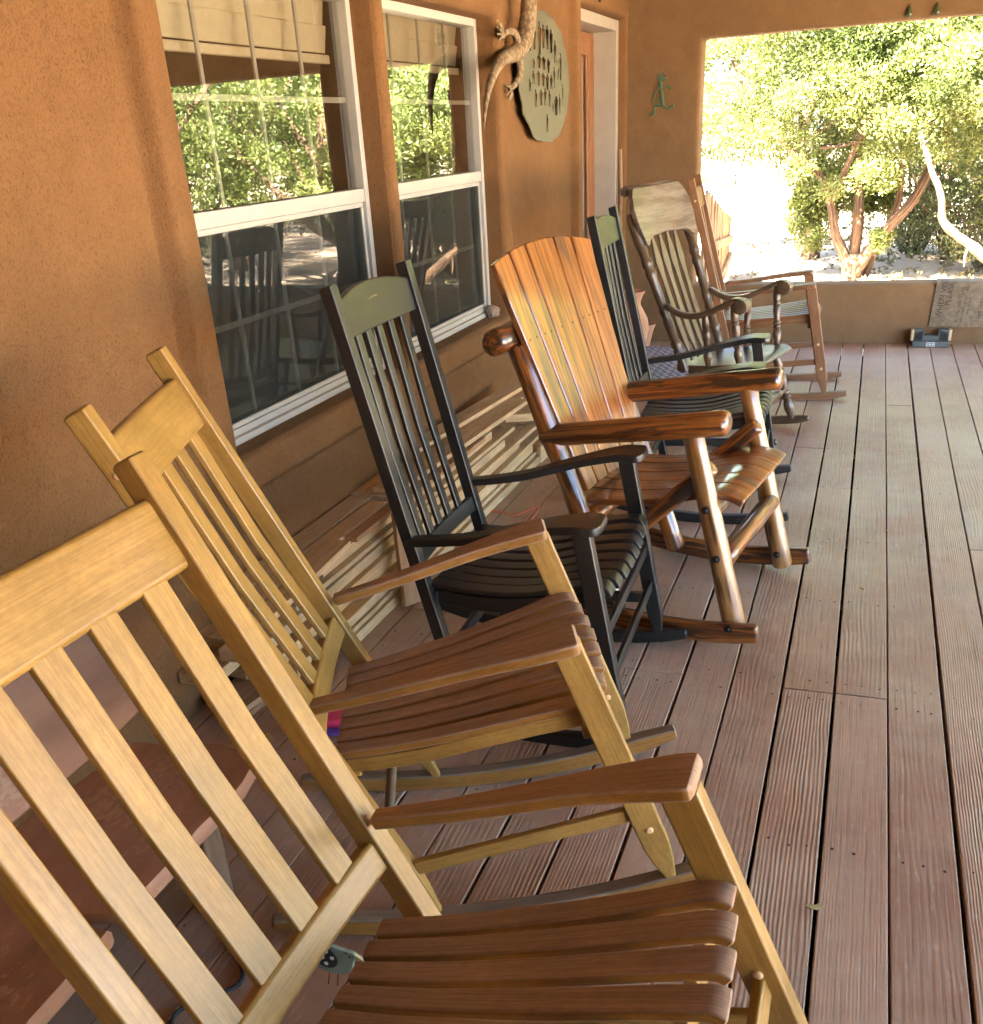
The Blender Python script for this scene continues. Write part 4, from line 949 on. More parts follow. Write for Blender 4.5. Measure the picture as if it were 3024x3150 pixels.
for lo, hi in (((-0.027, -0.0565, 0.008), (0.027, -0.0552, 0.011)), ((-0.027, -0.0565, 0.031), (0.027, -0.0552, 0.034)), ((-0.027, -0.0565, 0.0112), (-0.024, -0.0552, 0.0308)), ((0.024, -0.0565, 0.0112), (0.027, -0.0552, 0.0308))): box('badge_border', lo, hi, 'white_print', mb, bev=0.0003, seg=1)
for i, wd in enumerate((0.006, 0.010, 0.004, 0.010)): box('badge_letter', (-0.018+i*0.010, -0.0565, 0.016), (-0.018+i*0.010+wd*0.7, -0.0552, 0.026), 'white_print', mb, bev=0.0003, seg=1)
# vases and rug
def vase(name, label, loc, prof, mat='terracotta'):
    n = 28; vs_, fs, gs = [], [], []
    for (r, z_) in prof:
        for j in range(n): vs_.append((r*math.cos(2*PI*j/n), r*math.sin(2*PI*j/n), z_)); gs.append((z_, r, 0))
    for i in range(len(prof)-1):
        for j in range(n): fs.append((i*n+j, i*n+(j+1) % n, (i+1)*n+(j+1) % n, (i+1)*n+j))
    fs.append(tuple(range(n))[::-1]); fs.append(tuple((len(prof)-1)*n+j for j in range(n)))
    o_ = make(name, vs_, fs, mat, None, gs, sharp=60); o_.location = loc; return tag(o_, label, 'vase')
vase('clay_vase', 'tall narrow-necked terracotta vase on the rug near the door', (-1.555, 7.18, 0.008), [(0.07, 0), (0.085, 0.02), (0.115, 0.10), (0.128, 0.17), (0.118, 0.24), (0.085, 0.30), (0.066, 0.335), (0.066, 0.36), (0.082, 0.40), (0.096, 0.42), (0.097, 0.43), (0.086, 0.425), (0.058, 0.36), (0.055, 0.30), (0.06, 0.29)])
vase('clay_pot', 'small flared terracotta pot behind the tall vase', (-1.53, 7.46, 0.001), [(0.055, 0), (0.07, 0.06), (0.085, 0.12), (0.10, 0.155), (0.102, 0.165), (0.092, 0.162), (0.075, 0.11), (0.05, 0.03)])
rv, rf, rg = [], [], []; nx_, ny_ = 12, 20
for lay in (0.007, 0.0012):
    for j in range(ny_+1):
        for i in range(nx_+1):
            x = -1.70+0.80*i/nx_; y = 6.10+1.32*j/ny_
            rv.append((x, y, lay+(0.0012*noise.noise(V((x*7, y*7, 0))) if lay > 0.005 else 0))); rg.append((y, x, lay))
m_ = (nx_+1)*(ny_+1)
for j in range(ny_):
    for i in range(nx_):
        k = j*(nx_+1)+i; rf.append((k, k+1, k+nx_+2, k+nx_+1)); rf.append((m_+k, m_+k+nx_+1, m_+k+nx_+2, m_+k+1))
def rim2(idx):
    for p_, q_ in zip(idx[:-1], idx[1:]): rf.append((p_, q_, m_+q_, m_+p_))
rim2(range(nx_+1)); rim2([ny_*(nx_+1)+i for i in range(nx_+1)]); rim2([j*(nx_+1) for j in range(ny_+1)]); rim2([j*(nx_+1)+nx_ for j in range(ny_+1)])
tag(make('woven_rug', rv, rf, 'rug', None, rg, smooth=False), 'grey and rust woven rug with stepped pattern on the deck by the door', 'rug')
# walking stick in the corner
ws = tube_geo(crv([(-1.735, 7.55, 0.01), (-1.742, 7.58, 0.5), (-1.735, 7.60, 0.95), (-1.745, 7.63, 1.34)], 22), [0.014, 0.013, 0.016, 0.012], 10)
tag(make('walking_stick', *ws[:2], 'stick_wood', None, ws[2]), 'mottled brown walking stick leaning in the corner beside the door', 'stick')
for i, (x, y, a, s_) in enumerate([(0.045, 1.66, 0.3, 0.018), (-0.15, 3.6, 1.0, 0.014), (0.11, 3.32, 2.0, 0.012), (0.19, 3.9, 0.5, 0.010), (-1.52, 1.86, 0.7, 0.035), (-1.44, 1.92, 2.2, 0.03)]):
    pts = [V((math.cos(q)*s_, math.sin(q)*s_*0.45*(1+0.3*math.sin(3*q)), 0)) for q in [j*2*PI/12 for j in range(12)]]
    vs_ = []
    for h in (0.001, 0.0025): vs_ += [(p_.x, p_.y, h+0.2*p_.x*p_.x/s_+0.3*abs(p_.y)) for p_ in pts]
    lf = make('dry_leaf', vs_, [tuple(range(12))[::-1], tuple(range(12, 24))]+[(j, (j+1) % 12, 12+(j+1) % 12, 12+j) for j in range(12)], 'leaf_dry', None, [(0, 0, 0)]*24)
    lf.location = (x, y, 0.001); lf.rotation_euler = (0, 0, a)
    tag(lf, ['curled dry leaf caught in the wide deck gap beside the nearest chair', 'tiny dry leaf on the deck right of the log chair', 'tiny leaf scrap on the deck right of the log chair runners', 'smallest leaf scrap in the narrow straight deck gap', 'larger dry leaf on the deck near the slab bench corner', 'dry leaf beside the near end of the lumber'][i], 'leaf', 'leaf litter on the deck')
# little rock on the window ledge
bm = bmesh.new(); bmesh.ops.create_icosphere(bm, subdivisions=3, radius=0.038)
for v in bm.verts:
    v.co = V((v.co.x*0.9, v.co.y*1.35, v.co.z*0.8))*(1+0.35*noise.noise(v.co*28)+0.2*noise.noise(v.co*70))
me = bpy.data.meshes.new('rock'); bm.to_mesh(me); bm.free(); me.materials.append(MATS['rock'])
ro = link(bpy.data.objects.new('rock', me)); ro.location = (-1.775, 4.865, 0.678); tag(ro, 'small rough rock on the window ledge', 'rock')

# ------------------------------------------------------------------ wall ornaments
def plate_from_loops(name, outer, holes, thick, mat, par, mapf, gscale=1.0):
    bm_ = bmesh.new(); ed = []
    for lp in [outer]+holes:
        vl = [bm_.verts.new((x, y, 0)) for x, y in lp]
        for i in range(len(vl)): ed.append(bm_.edges.new((vl[i], vl[(i+1) % len(vl)])))
    bmesh.ops.triangle_fill(bm_, use_beauty=True, use_dissolve=False, edges=ed)
    r_ = bmesh.ops.extrude_face_region(bm_, geom=bm_.faces[:])
    for e in r_['geom']:
        if isinstance(e, bmesh.types.BMVert): e.co.z += thick
    bmesh.ops.recalc_face_normals(bm_, faces=bm_.faces[:])
    for v in bm_.verts: v.co = mapf(v.co)
    me_ = bpy.data.meshes.new(name); bm_.to_mesh(me_); bm_.free(); me_.materials.append(MATS[mat])
    return link(bpy.data.objects.new(name, me_), par)
# figures measured across the plate: u to the right 0..1, v up 0..1
def figure(u, v, w_, h_, kind=0, lean_=0.0):
    """tall robed figure with a small head; kind 1 has thin legs"""
    if kind == 0: pr = [(0, 0), (-.28, .05), (-.30, .30), (-.5, .78), (-.42, .84), (-.14, .86), (-.12, .90), (-.2, .94), (-.16, 1.0), (.16, 1.0), (.2, .94), (.12, .90), (.14, .86), (.42, .84), (.5, .78), (.30, .30), (.28, .05)]
    else: pr = [(-.22, 0), (-.36, 0), (-.30, .34), (-.45, .70), (-.25, .80), (-.10, .83), (-.18, .90), (-.08, 1.0), (.08, 1.0), (.18, .90), (.10, .83), (.25, .80), (.45, .70), (.30, .34), (.36, 0), (.22, 0), (.10, .34), (-.10, .34)]
    return [(u+x*w_*1.28+lean_*y, v+y*h_) for x, y in pr]
outl = []
for i in range(110):
    a = 2*PI*i/110; r_ = 1+0.05*noise.noise(V((math.cos(a)*3.2, math.sin(a)*3.2, 2)))+0.035*noise.noise(V((math.cos(a)*9, math.sin(a)*9, 7)))
    r_ -= 0.022*abs(math.sin(a*6.5+1.3*math.sin(a*2)))
    outl.append((0.5+0.50*r_*math.sin(a), 0.5+0.495*r_*math.cos(a)))
figs = [figure(.40, .66, .052, .25), figure(.30, .70, .055, .16), (figure(.215, .685, .055, .13)), figure(.47, .72, .055, .17), figure(.55, .715, .055, .18), figure(.625, .70, .052, .17), figure(.70, .63, .05, .17, 1), figure(.145, .69, .035, .10, 1),
        figure(.38, .575, .06, .10), figure(.47, .565, .06, .10), figure(.56, .545, .05, .11), figure(.28, .565, .04, .07, 1),
        figure(.81, .50, .035, .21), figure(.845, .30, .022, .18, 1), figure(.67, .44, .03, .16, 1), figure(.745, .50, .016, .10, 0, .03),
        figure(.27, .455, .045, .10, 1), figure(.36, .445, .05, .11), figure(.45, .445, .05, .10), figure(.53, .42, .05, .12), figure(.61, .425, .045, .11, 1), figure(.20, .40, .04, .09, 1),
        figure(.30, .29, .05, .13, 1), figure(.40, .30, .05, .12), figure(.48, .305, .045, .13, 1), figure(.565, .29, .04, .13, 1), figure(.70, .225, .06, .15), figure(.775, .24, .03, .16, 1), figure(.635, .255, .022, .07, 1), figure(.51, .10, .04, .14, 1)]
PY, PZ, PW, PH = 5.235, 1.415, 0.94, 0.625
pl = plate_from_loops('petroglyph_plate', outl, figs, 1.0, 'plate_metal', None, lambda c: V((-1.716+0.005*c.z, PY+PW*c.x, PZ+PH*c.y)))
tag(pl, 'oval grey-green metal plate with cut-out standing figures hung on the wall', 'wall plaque')
# lizard climbing the wall
def lizard():
    X = -1.690
    def P_(y, z_, x=0.0): return V((X+x, y, z_))
    parts = [tube_geo(crv([P_(4.70, 1.50, -0.022), P_(4.72, 1.60, -0.012), P_(4.78, 1.70), P_(4.90, 1.785, 0.012), P_(5.06, 1.815, 0.02), P_(5.17, 1.86, 0.03), P_(5.235, 1.95, 0.036), P_(5.27, 2.06, 0.036), P_(5.28, 2.20, 0.03), P_(5.25, 2.32, 0.02), P_(5.22, 2.40, 0.012)], 52), [0.003, 0.009, 0.015, 0.022, 0.030, 0.038, 0.042, 0.041, 0.039, 0.030, 0.026, 0.030, 0.012], 14)]
    def leg(pts, r): parts.append(tube_geo(crv(pts, 12), r, 9))
    def foot(c, dirs):
        for d in dirs: parts.append(tube_geo(crv([c, c+V(d)*0.5+V((0.01, 0, 0)), c+V(d)], 6), [0.008, 0.007, 0.003], 7))
    leg([P_(5.13, 1.845, 0.02), P_(5.05, 1.895, 0.03), P_(4.985, 1.90, 0.012), P_(4.94, 1.875, 0.0)], [0.020, 0.017, 0.015, 0.013]); foot(P_(4.94, 1.885), [(0, -0.05, 0.055), (0, -0.055, 0.028), (0, -0.06, 0.0), (0, -0.045, -0.022), (0, 0.0, 0.045)])
    leg([P_(5.10, 1.815, 0.02), P_(5.12, 1.75, 0.03), P_(5.08, 1.695, 0.018), P_(5.03, 1.672, 0.0)], [0.020, 0.017, 0.015, 0.013]); foot(P_(5.03, 1.672), [(0, -0.045, -0.02), (0, -0.03, -0.045), (0, -0.008, -0.052), (0, 0.018, -0.045), (0, -0.05, 0.012)])
    leg([P_(5.26, 2.15, 0.02), P_(5.18, 2.19, 0.03), P_(5.12, 2.22, 0.005)], [0.020, 0.017, 0.013]); foot(P_(5.12, 2.22), [(0, -0.05, 0.03), (0, -0.055, 0.0), (0, -0.03, 0.05)])
    leg([P_(5.28, 2.16, 0.02), P_(5.37, 2.19, 0.03), P_(5.42, 2.24, 0.005)], [0.020, 0.017, 0.013]); foot(P_(5.42, 2.24), [(0, 0.05, 0.03), (0, 0.055, 0.0), (0, 0.03, 0.05)])
    v, f, g_ = join_geo(*parts)
    return tag(make('lizard_sculpture', v, f, 'lizard', None, g_, sharp=80), 'large scaly carved lizard climbing the stucco between window and plaque', 'sculpture')
lizard()
# small metal bird on hooks above the door
ob_ = thing('metal_bird', 'small dark metal bird ornament hanging above the door', 'ornament', (-1.700, 6.86, 2.235))
for dy in (-0.035, 0.075):
    tt = tube_geo([(0, dy, 0.02), (0, dy, 0.16)], 0.004, 6); make('hanger', *tt[:2], 'dark_metal', ob_, tt[2])
plate_from_loops('bird_shape', [(-0.16, 0.0), (-0.10, 0.03), (-0.06, 0.04), (-0.02, 0.035), (0.08, 0.03), (0.10, 0.02), (0.10, -0.02), (0.02, -0.015), (-0.005, -0.03), (-0.03, -0.075), (-0.06, -0.025), (-0.09, -0.015)], [], 1.0, 'dark_metal', ob_, lambda c: V((0.012*c.z, c.x, c.y)))
# green flute player on the end wall
def stroke(pts, r): return tube_geo(crv([V((x, 0, z_)) for x, z_ in pts], 3*len(pts)), r, 7)
gk = [(-0.05, 0.055)]
fl_ = [stroke([(-0.010, 0.085), (-0.008, 0.055)], [0.013, 0.012]), stroke([(-0.004, 0.045), (0.004, 0.005), (0.008, -0.03), (0.010, -0.045)], [0.006, 0.010, 0.010, 0.009]),
       stroke([(-0.018, 0.072), (-0.030, 0.045), (-0.050, 0.005), (-0.056, -0.025)], [0.004, 0.004, 0.004, 0.005]), stroke([(0.006, 0.040), (0.030, 0.062), (0.046, 0.055), (0.054, 0.040)], [0.004, 0.004, 0.007, 0.005]),
       stroke([(-0.002, 0.012), (-0.024, -0.012), (-0.036, -0.006)], [0.004, 0.004, 0.003]), stroke([(0.006, -0.042), (-0.040, -0.044), (-0.046, -0.080), (-0.066, -0.092)], [0.007, 0.006, 0.006, 0.010]),
       stroke([(0.010, -0.044), (0.040, -0.062), (0.062, -0.048), (0.078, -0.052)], [0.007, 0.006, 0.006, 0.010])]
for a0, l0 in ((125, 0.046), (100, 0.052), (74, 0.055), (48, 0.052), (22, 0.046)): fl_.append(stroke([(-0.010, 0.085), (-0.010+0.6*l0*math.cos(math.radians(a0)), 0.085+0.75*l0*math.sin(math.radians(a0))), (-0.010+l0*math.cos(math.radians(a0-12)), 0.085+l0*math.sin(math.radians(a0-12)))], [0.004, 0.0045, 0.003]))
v, f, g_ = join_geo(*fl_)
kk = make('flute_player', v, f, 'green_metal', None, g_); kk.location = (-1.465, 7.672, 1.645); kk.scale = (1.12, 0.45, 1.12)
tag(kk, 'green metal dancing flute player figure on the end wall', 'wall ornament')
# two teardrop ornaments over the opening
for i, (x, z_) in enumerate(((0.082, 2.022), (0.242, 2.020))):
    vs_, fs = [], []; prof = [(0.0, 0.034), (0.004, 0.026), (0.008, 0.016), (0.0125, 0.004), (0.0165, -0.010), (0.0165, -0.018), (0.013, -0.026), (0.006, -0.031), (0.0, -0.0325)]
    n = 16
    for (r_, zz) in prof:
        for j in range(n): vs_.append((max(r_, 0.0003)*1.15*math.cos(2*PI*j/n), max(r_, 0.0003)*0.7*math.sin(2*PI*j/n), zz*1.1))
    for a_ in range(len(prof)-1):
        for j in range(n): fs.append((a_*n+j, a_*n+(j+1) % n, (a_+1)*n+(j+1) % n, (a_+1)*n+j))
    dr = make('teardrop', vs_, fs, 'glaze', None, [(0, 0, 0)]*len(vs_)); dr.location = (x, 7.667, z_+0.004)
    tag(dr, ['left one of the two small dark teardrops above the garden opening', 'right one of the two small dark teardrops above the garden opening'][i], 'ornament', 'teardrops above the garden opening')

# ------------------------------------------------------------------ printed mat draped over the sill
mat_ = thing('woven_mat', 'faded woven mat with dark printed lettering draped over the garden opening sill', 'mat', (0.475, 7.68, 0.41))
def drape(u, h):   # u to the right along the wall, h: distance down from the sill edge (negative = lying on the sill)
    y = -0.012-0.004*math.sin(u*9) if h > 0 else -0.012-h
    z_ = -h+0.006 if h > 0 else 0.008
    if -0.02 < h < 0.02: y = -0.012+0.010*(0.02-h)/0.04; z_ = 0.008-0.012*((h+0.02)/0.04)**2
    return V((u-0.055*max(0, h)+0.004*noise.noise(V((u*6, h*6, 0))), y+0.004*noise.noise(V((u*7, h*5, 3))), z_))
nx_, ny_ = 40, 26; mv, mf, mg = [], [], []
for lay in (0, 1):
    for j in range(ny_+1):
        h = -0.13+0.43*j/ny_
        for i in range(nx_+1):
            u = 0.70*i/nx_; q = drape(u, h); q = q+V((0, 0.006, -0.002))*lay
            mv.append(q); mg.append((h, u, 0))
m_ = (nx_+1)*(ny_+1)
for j in range(ny_):
    for i in range(nx_):
        k = j*(nx_+1)+i; mf.append((k, k+1, k+nx_+2, k+nx_+1)); mf.append((m_+k, m_+k+nx_+1, m_+k+nx_+2, m_+k+1))
for idx in (list(range(nx_+1)), [ny_*(nx_+1)+i for i in range(nx_+1)], [j*(nx_+1) for j in range(ny_+1)], [j*(nx_+1)+nx_ for j in range(ny_+1)]):
    for p_, q_ in zip(idx[:-1], idx[1:]): mf.append((p_, q_, m_+q_, m_+p_))
make('cloth', mv, mf, 'mat_weave', mat_, mg)
def lettering(txt, size, u, h0):
    cu = bpy.data.curves.new('txt', 'FONT'); cu.body = txt; cu.size = size; cu.extrude = 0.0; cu.align_x = 'LEFT'
    to = bpy.data.objects.new('txt', cu); C.objects.link(to); bpy.context.view_layer.update()
    me_ = bpy.data.meshes.new_from_object(to); C.objects.unlink(to); bpy.data.objects.remove(to)
    for v in me_.vertices:   # text runs upwards on the cloth
        q = drape(u+0.0-v.co.y, h0-v.co.x) if False else drape(u-v.co.y, h0-v.co.x)
        v.co = q+V((0, -0.0022, 0.0012))
    me_.materials.append(MATS['dark_print'])
    link(bpy.data.objects.new('lettering', me_), mat_)
lettering('WHEN VISITING', 0.052, 0.066, 0.245); lettering('PLEASE', 0.050, 0.110, 0.160)
lettering("IF YOU DON'T LIKE", 0.027, 0.180, 0.270); lettering('MY HAIR, STAY OFF', 0.027, 0.211, 0.270); lettering('THE SOFA', 0.027, 0.243, 0.225)
lettering('I LIVE HERE', 0.031, 0.318, 0.265); lettering('YOU ARE', 0.031, 0.348, 0.235)

# ------------------------------------------------------------------ garden
fen = thing('board_fence', 'brown vertical board fence beyond the left edge of the garden opening', 'fence', (-1.32, 9.0, -0.2))
FA, FB = V((-1.27, 8.6, 0)), V((-1.60, 12.9, 0))
nb = 30
for i in range(nb):
    q = FA.lerp(FB, i/(nb-1)); zt_ = 0.98-0.52*(i/(nb-1))+random.uniform(-0.03, 0.03)
    bar('fence_board', [(q.x+1.32, q.y-9.0, 0.04), (q.x+1.32+random.uniform(-.01, .01), q.y-9.0, (zt_+0.2)*0.5), (q.x+1.32+random.uniform(-.012, .012), q.y-9.0, zt_+0.2)], 0.135, 0.019, 'fence_wood', fen, side=(FB-FA), bev=0.003, seg=1)
for zz in (0.22, 0.75):
    a = FA+V((1.32+0.03, -9.0, zz)); b = FB+V((1.32+0.03, -9.0, zz if zz < 0.5 else zz-0.35)); bar('fence_rail', [a, b], 0.085, 0.035, 'fence_wood', fen, side=(0, 0, 1), bev=0.004, seg=1)
for i, (x, y, L_, label) in enumerate([(-1.98, 21.2, 1.5, 'weathered landscape timber farther away on the bright ground'), (-1.72, 18.1, 1.8, 'weathered landscape timber nearer on the bright ground')]):
    tb = bar('landscape_timber', [(x-L_/2, y, -0.02), (x+L_/2, y+0.06, -0.02)], 0.17, 0.16, 'tie_wood', None, side=(0, 1, 0), bev=0.015); tag(tb, label, 'timber', 'timber steps in the garden')
pp = tube_geo([(-1.215, 8.72, 0.13), (-1.15, 8.80, 0.13)], 0.022, 12); tag(make('blue_pipe', *pp[:2], 'steel_blue', None, pp[2]), 'short blue-grey pipe end at the foot of the board fence', 'pipe')

def branch_geo(pts, r0, r1, n=9, seg=None):
    c_ = crv(pts, seg or 5*len(pts)); m_ = len(c_)
    c_ = [p_+V((noise.noise(p_*2.1), noise.noise(p_*2.1+V((9, 0, 0))), 0.0))*0.05*(i/m_) for i, p_ in enumerate(c_)]
    rad = [(r0+(r1-r0)*(i/(m_-1)))*(1+0.22*noise.noise(p_*7)+0.15*noise.noise(p_*17)) for i, p_ in enumerate(c_)]
    return tube_geo(c_, rad, n)
def foliage(name, clumps, per, size, mat, seed, parent, flat=0.7):
    rs = np.random.RandomState(seed); cl = np.array(clumps); nC = len(cl); tot = nC*per
    cen = np.repeat(cl[:, :3], per, axis=0); rad = np.repeat(cl[:, 3], per)
    d = rs.normal(size=(tot, 3)); d /= np.linalg.norm(d, axis=1)[:, None]
    rr = rs.uniform(0, 1, tot)**0.45
    off = d*(rad*rr)[:, None]; off[:, 2] *= flat
    pos_ = cen+off
    ax = d*0.9+rs.normal(size=(tot, 3))*0.55+np.array([0, 0, 0.35]); ax /= np.linalg.norm(ax, axis=1)[:, None]
    sd_ = np.cross(ax, rs.normal(size=(tot, 3))); sd_ /= np.linalg.norm(sd_, axis=1)[:, None]
    ln = size*rs.uniform(0.4, 1.8, tot); wd = ln*rs.uniform(0.14, 0.30, tot)
    P0 = pos_; P1 = pos_+ax*(ln*0.5)[:, None]+sd_*wd[:, None]; P2 = pos_+ax*ln[:, None]; P3 = pos_+ax*(ln*0.5)[:, None]-sd_*wd[:, None]
    verts = np.stack([P0, P1, P2, P3], axis=1).reshape(-1, 3)
    me_ = bpy.data.meshes.new(name); me_.vertices.add(tot*4); me_.vertices.foreach_set('co', verts.ravel())
    me_.loops.add(tot*4); me_.loops.foreach_set('vertex_index', np.arange(tot*4, dtype=np.int32))
    me_.polygons.add(tot); me_.polygons.foreach_set('loop_start', np.arange(0, tot*4, 4, dtype=np.int32)); me_.polygons.foreach_set('loop_total', np.full(tot, 4, dtype=np.int32))
    me_.update(calc_edges=True); me_.materials.append(MATS[mat])
    return link(bpy.data.objects.new(name, me_), parent)
def clumps_on(rs, n, cx, cy_, cz, rx, ry, rz, r0, r1, zmin=None, shell=0.45):
    out = []
    while len(out) < n:
        q = rs.normal(size=3); q /= np.linalg.norm(q); k = shell+(1-shell)*rs.uniform()
        p_ = (cx+q[0]*rx*k, cy_+q[1]*ry*k, cz+q[2]*rz*k)
        if zmin is not None and p_[2] < zmin(p_[0]): continue
        out.append((*p_, rs.uniform(r0, r1)))
    return out
rs = np.random.RandomState(5)
# main juniper right behind the opening
jt = thing('juniper_tree', 'gnarled multi-stemmed juniper tree with shaggy bark just beyond the garden opening', 'tree', (-0.17, 12.46, -0.22), (0, 0, 0), 'juniper trees in the garden')
stems = [branch_geo([(0.02, 0, -0.1), (-0.06, 0.0, 0.22), (-0.20, -0.05, 0.50), (-0.28, -0.05, 0.82), (-0.45, -0.10, 1.14), (-0.72, -0.1, 1.34), (-1.10, 0.0, 1.75), (-1.45, 0.1, 2.3)], 0.066, 0.03),
         branch_geo([(0.0, 0.05, -0.1), (0.03, 0.05, 0.4), (0.02, 0.1, 0.85), (-0.05, 0.15, 1.4), (0.0, 0.2, 2.1), (0.1, 0.2, 3.0)], 0.075, 0.03),
         branch_geo([(0.03, 0.0, 0.02), (0.14, -0.03, 0.24), (0.34, -0.06, 0.54), (0.62, -0.08, 0.90), (0.74, 0.0, 1.25), (0.95, 0.1, 1.8), (1.3, 0.2, 2.5)], 0.075, 0.03),
         branch_geo([(0.0, 0, -0.15), (0.01, 0.0, 0.05), (0.02, 0.0, 0.28)], 0.125, 0.085, 12),
         branch_geo([(0.12, 0.2, -0.1), (0.26, 0.3, 0.3), (0.42, 0.4, 0.75), (0.46, 0.5, 1.4)], 0.05, 0.03),
         branch_geo([(-0.28, -0.05, 0.82), (-0.1, -0.3, 1.3), (0.15, -0.5, 1.9), (0.55, -0.6, 2.5)], 0.035, 0.012),
         branch_geo([(0.5, 0.1, 2.9), (0.2, -0.5, 2.75), (-0.1, -0.9, 2.3)], 0.03, 0.010)]
for i in range(14):
    a = V((rs.uniform(-1.2, 1.2), rs.uniform(-0.6, 0.4), rs.uniform(1.2, 2.4))); b = a+V((rs.uniform(-0.6, 0.6), rs.uniform(-0.6, -0.1), rs.uniform(0.1, 0.7)))
    stems.append(branch_geo([a, a.lerp(b, 0.5)+V((0.05, 0, -0.08)), b], 0.022, 0.006, 6, 8))
v, f, g_ = join_geo(*stems); make('trunk', v, f, 'bark', jt, g_, sharp=80)
zlow = lambda x: 1.30 if x < -0.75 else (0.75 if x < -0.15 else (1.0 if x < 0.9 else 0.85))
cl = clumps_on(rs, 480, 0.15, 0.0, 2.6, 2.5, 1.5, 1.75, 0.14, 0.32, zlow, 0.35)
cl += clumps_on(rs, 130, 0.1, -0.9, 2.2, 2.1, 0.4, 1.1, 0.14, 0.28, zlow, 0.1)
cl += clumps_on(rs, 64, -0.45, 0.40, 0.80, 0.42, 0.25, 0.52, 0.08, 0.17, None, 0.1)
cl += clumps_on(rs, 30, 0.10, 0.75, 0.85, 0.35, 0.2, 0.40, 0.09, 0.17, None, 0.1)
cl += clumps_on(rs, 8, 0.28, -0.05, 0.42, 0.14, 0.1, 0.12, 0.06, 0.10, None, 0.1)
foliage('crown', cl, 430, 0.029, 'juniper', 3, jt)
def juniper(label, loc, rot, sc, seed, mat='juniper', n=190, per=330, size=0.038, low=0.9, sub=None):
    rs_ = np.random.RandomState(seed)
    t_ = thing('juniper_tree', label, 'tree', loc, (0, 0, rot), 'juniper trees in the garden'); t_.scale = (sc, sc, sc)
    st_ = [branch_geo([(0, 0, -0.2), (0.05, 0.05, 0.5), (rs_.uniform(-.3, .3), rs_.uniform(-.3, .3), 1.4), (rs_.uniform(-.5, .5), rs_.uniform(-.5, .5), 3.0)], 0.16, 0.04)]
    for k in range(5):
        a = rs_.uniform(0, 2*PI); h = rs_.uniform(0.3, 1.3); r_ = rs_.uniform(0.8, 1.5)
        st_.append(branch_geo([(0.03, 0.03, h), (math.cos(a)*r_*0.4, math.sin(a)*r_*0.4, h+0.35), (math.cos(a)*r_, math.sin(a)*r_, h+1.2)], 0.08, 0.02, 7))
    v_, f_, gg = join_geo(*st_); make('trunk', v_, f_, 'bark', t_, gg, sharp=80)
    c_ = clumps_on(rs_, n, 0, 0, 2.2, 1.9, 1.9, 2.1, 0.16, 0.36, (lambda x: low), 0.4)
    foliage('crown', c_, per, size, mat, seed, t_); return t_
def copy_tree(o_, label, loc, rot, sc):
    c_ = o_.copy(); C.objects.link(c_); c_.location = loc; c_.rotation_euler = (0, 0, rot); c_.scale = (sc, sc, sc); c_['label'] = label
    for ch in o_.children:
        k = ch.copy(); C.objects.link(k); k.parent = c_
    return c_
j1 = juniper('dark stemmed juniper standing close behind the gnarled juniper', (-0.75, 14.4, -0.22), 0.4, 1.0, 21, 'juniper_dark', low=1.0)
j2 = juniper('juniper tree at the right edge of the garden opening', (2.7, 12.0, -0.22), 1.9, 1.05, 22, low=0.9)
j3 = juniper('low-hanging juniper behind the board fence at the left of the opening', (-3.1, 14.2, -0.22), 2.6, 0.95, 23, low=0.25)
EXTRA = [((4.6, 9.6), 1.0, 1.15), ((5.6, 14.0), 2.0, 1.25), ((4.8, 17.6), 3.0, 1.3), ((7.8, 11.5), 4.0, 1.4), ((7.2, 21.0), 5.0, 1.5), ((4.2, 23.5), 0.5, 1.35), ((9.5, 17.0), 1.5, 1.6), ((6.2, 6.0), 2.5, 1.15), ((9.0, 25.5), 4.4, 1.6), ((1.8, 19.5), 3.4, 1.15), ((12.5, 22.0), 2.2, 1.8), ((0.7, 16.9), 1.2, 1.1)]
for i, ((x, y), r_, s_) in enumerate(EXTRA):
    copy_tree((j3, j3, j2)[i % 3], 'yellow-green juniper among those mirrored in the window panes' if i not in (9, 11) else ('juniper filling the background behind the right-hand stems' if i == 9 else 'juniper straight behind the gnarled juniper, half hidden by it'), (x, y, -0.22), r_, s_)
# leaning limb of the tree at the right edge
lb_ = join_geo(branch_geo([(0.0, 0, -0.05), (-0.12, 0, 0.18), (-0.36, 0, 0.36), (-0.50, 0, 0.47), (-0.64, 0, 0.56), (-0.77, 0, 0.69), (-0.81, 0, 0.87), (-0.88, 0, 1.02), (-0.97, 0, 1.16), (-1.08, 0.05, 1.5)], 0.062, 0.022), branch_geo([(-0.50, 0, 0.45), (-0.53, -0.03, 0.36), (-0.53, -0.04, 0.27)], 0.018, 0.008, 6, 6))
lt = thing('leaning_juniper', 'bare leaning juniper stem at the right edge of the garden opening', 'tree', (1.45, 11.4, -0.22), (0, 0, 0), 'juniper trees in the garden')
make('trunk', *lb_[:2], 'bark', lt, lb_[2], sharp=80)
foliage('crown', clumps_on(rs, 70, -0.75, 0, 1.95, 0.9, 0.6, 0.55, 0.12, 0.24, None, 0.2), 380, 0.03, 'juniper', 8, lt)
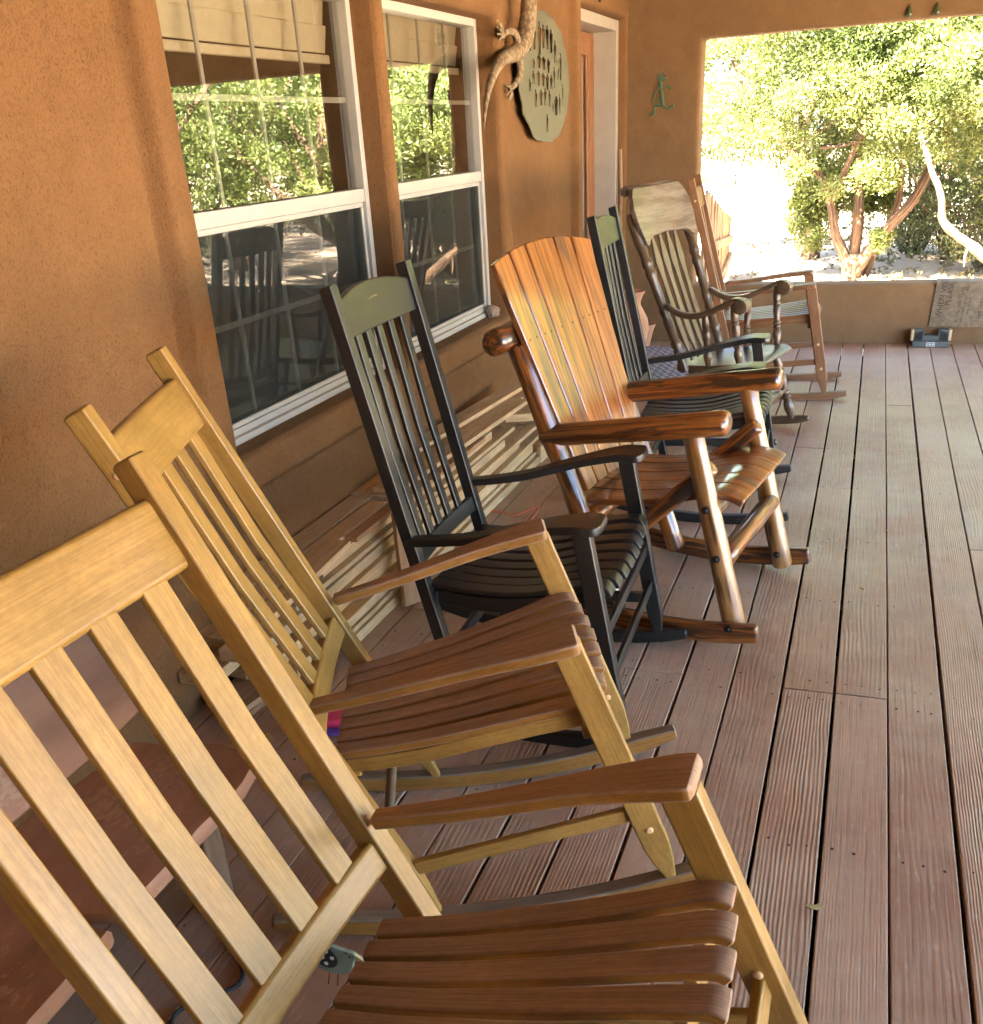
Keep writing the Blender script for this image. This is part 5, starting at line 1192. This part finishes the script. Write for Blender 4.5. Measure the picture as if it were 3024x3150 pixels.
# shrubs
def shrub(label, loc, sc, seed, n=70):
    rs_ = np.random.RandomState(seed)
    t_ = thing('leafy_shrub', label, 'shrub', loc, (0, 0, rs_.uniform(0, 6)), 'dark shrubs under the junipers'); t_.scale = (sc,)*3
    tw = []
    for k in range(26):
        a = rs_.uniform(0, 2*PI); r_ = rs_.uniform(0.2, 0.8); h = rs_.uniform(0.6, 1.15)
        tw.append(branch_geo([(0.1*math.cos(a), 0.1*math.sin(a), -0.05), (math.cos(a)*r_*0.5, math.sin(a)*r_*0.5, h*0.55), (math.cos(a)*r_, math.sin(a)*r_, h)], 0.011, 0.004, 5, 7))
    v_, f_, gg = join_geo(*tw); make('twigs', v_, f_, 'bark', t_, gg)
    foliage('leaves', clumps_on(rs_, n, 0, 0, 0.58, 0.78, 0.78, 0.60, 0.10, 0.2, None, 0.2), 90, 0.035, 'shrub', seed, t_); return t_
shrub('dark twiggy shrub low behind the right-hand stems, nearer the middle', (1.0, 14.2, -0.2), 1.15, 41)
shrub('dark twiggy shrub low beside the mat at the right edge', (2.0, 13.6, -0.2), 1.2, 42)
shrub('small shrub on the shaded ground between trunk and fence', (-0.95, 16.8, -0.2), 0.5, 43, 30)
shrub('dark shrub farther back filling the gap at the right', (1.9, 16.5, -0.2), 1.35, 44)
shrub('dark twiggy shrub right behind the trunk of the gnarled juniper', (0.55, 14.9, -0.2), 1.3, 45)
shrub('dark twiggy shrub between the leaning stem and the mat', (1.45, 12.9, -0.2), 1.0, 46)
shrub('large dark shrub farthest right behind the mat', (2.8, 14.6, -0.2), 1.5, 47)
# dry grass tufts and litter
rg_ = np.random.RandomState(9); gc = []
for i in range(420):
    x, y = rg_.uniform(-2.2, 3.0), rg_.uniform(9.0, 17.0); gc.append((x, y, -0.20+0.01, rg_.uniform(0.02, 0.06)))
gr_ = foliage('dry_grass', gc, 26, 0.035, 'dry_grass', 12, None, 0.5); gr_['kind'] = 'stuff'; gr_['label'] = 'dry grass and leaf litter on the garden ground'
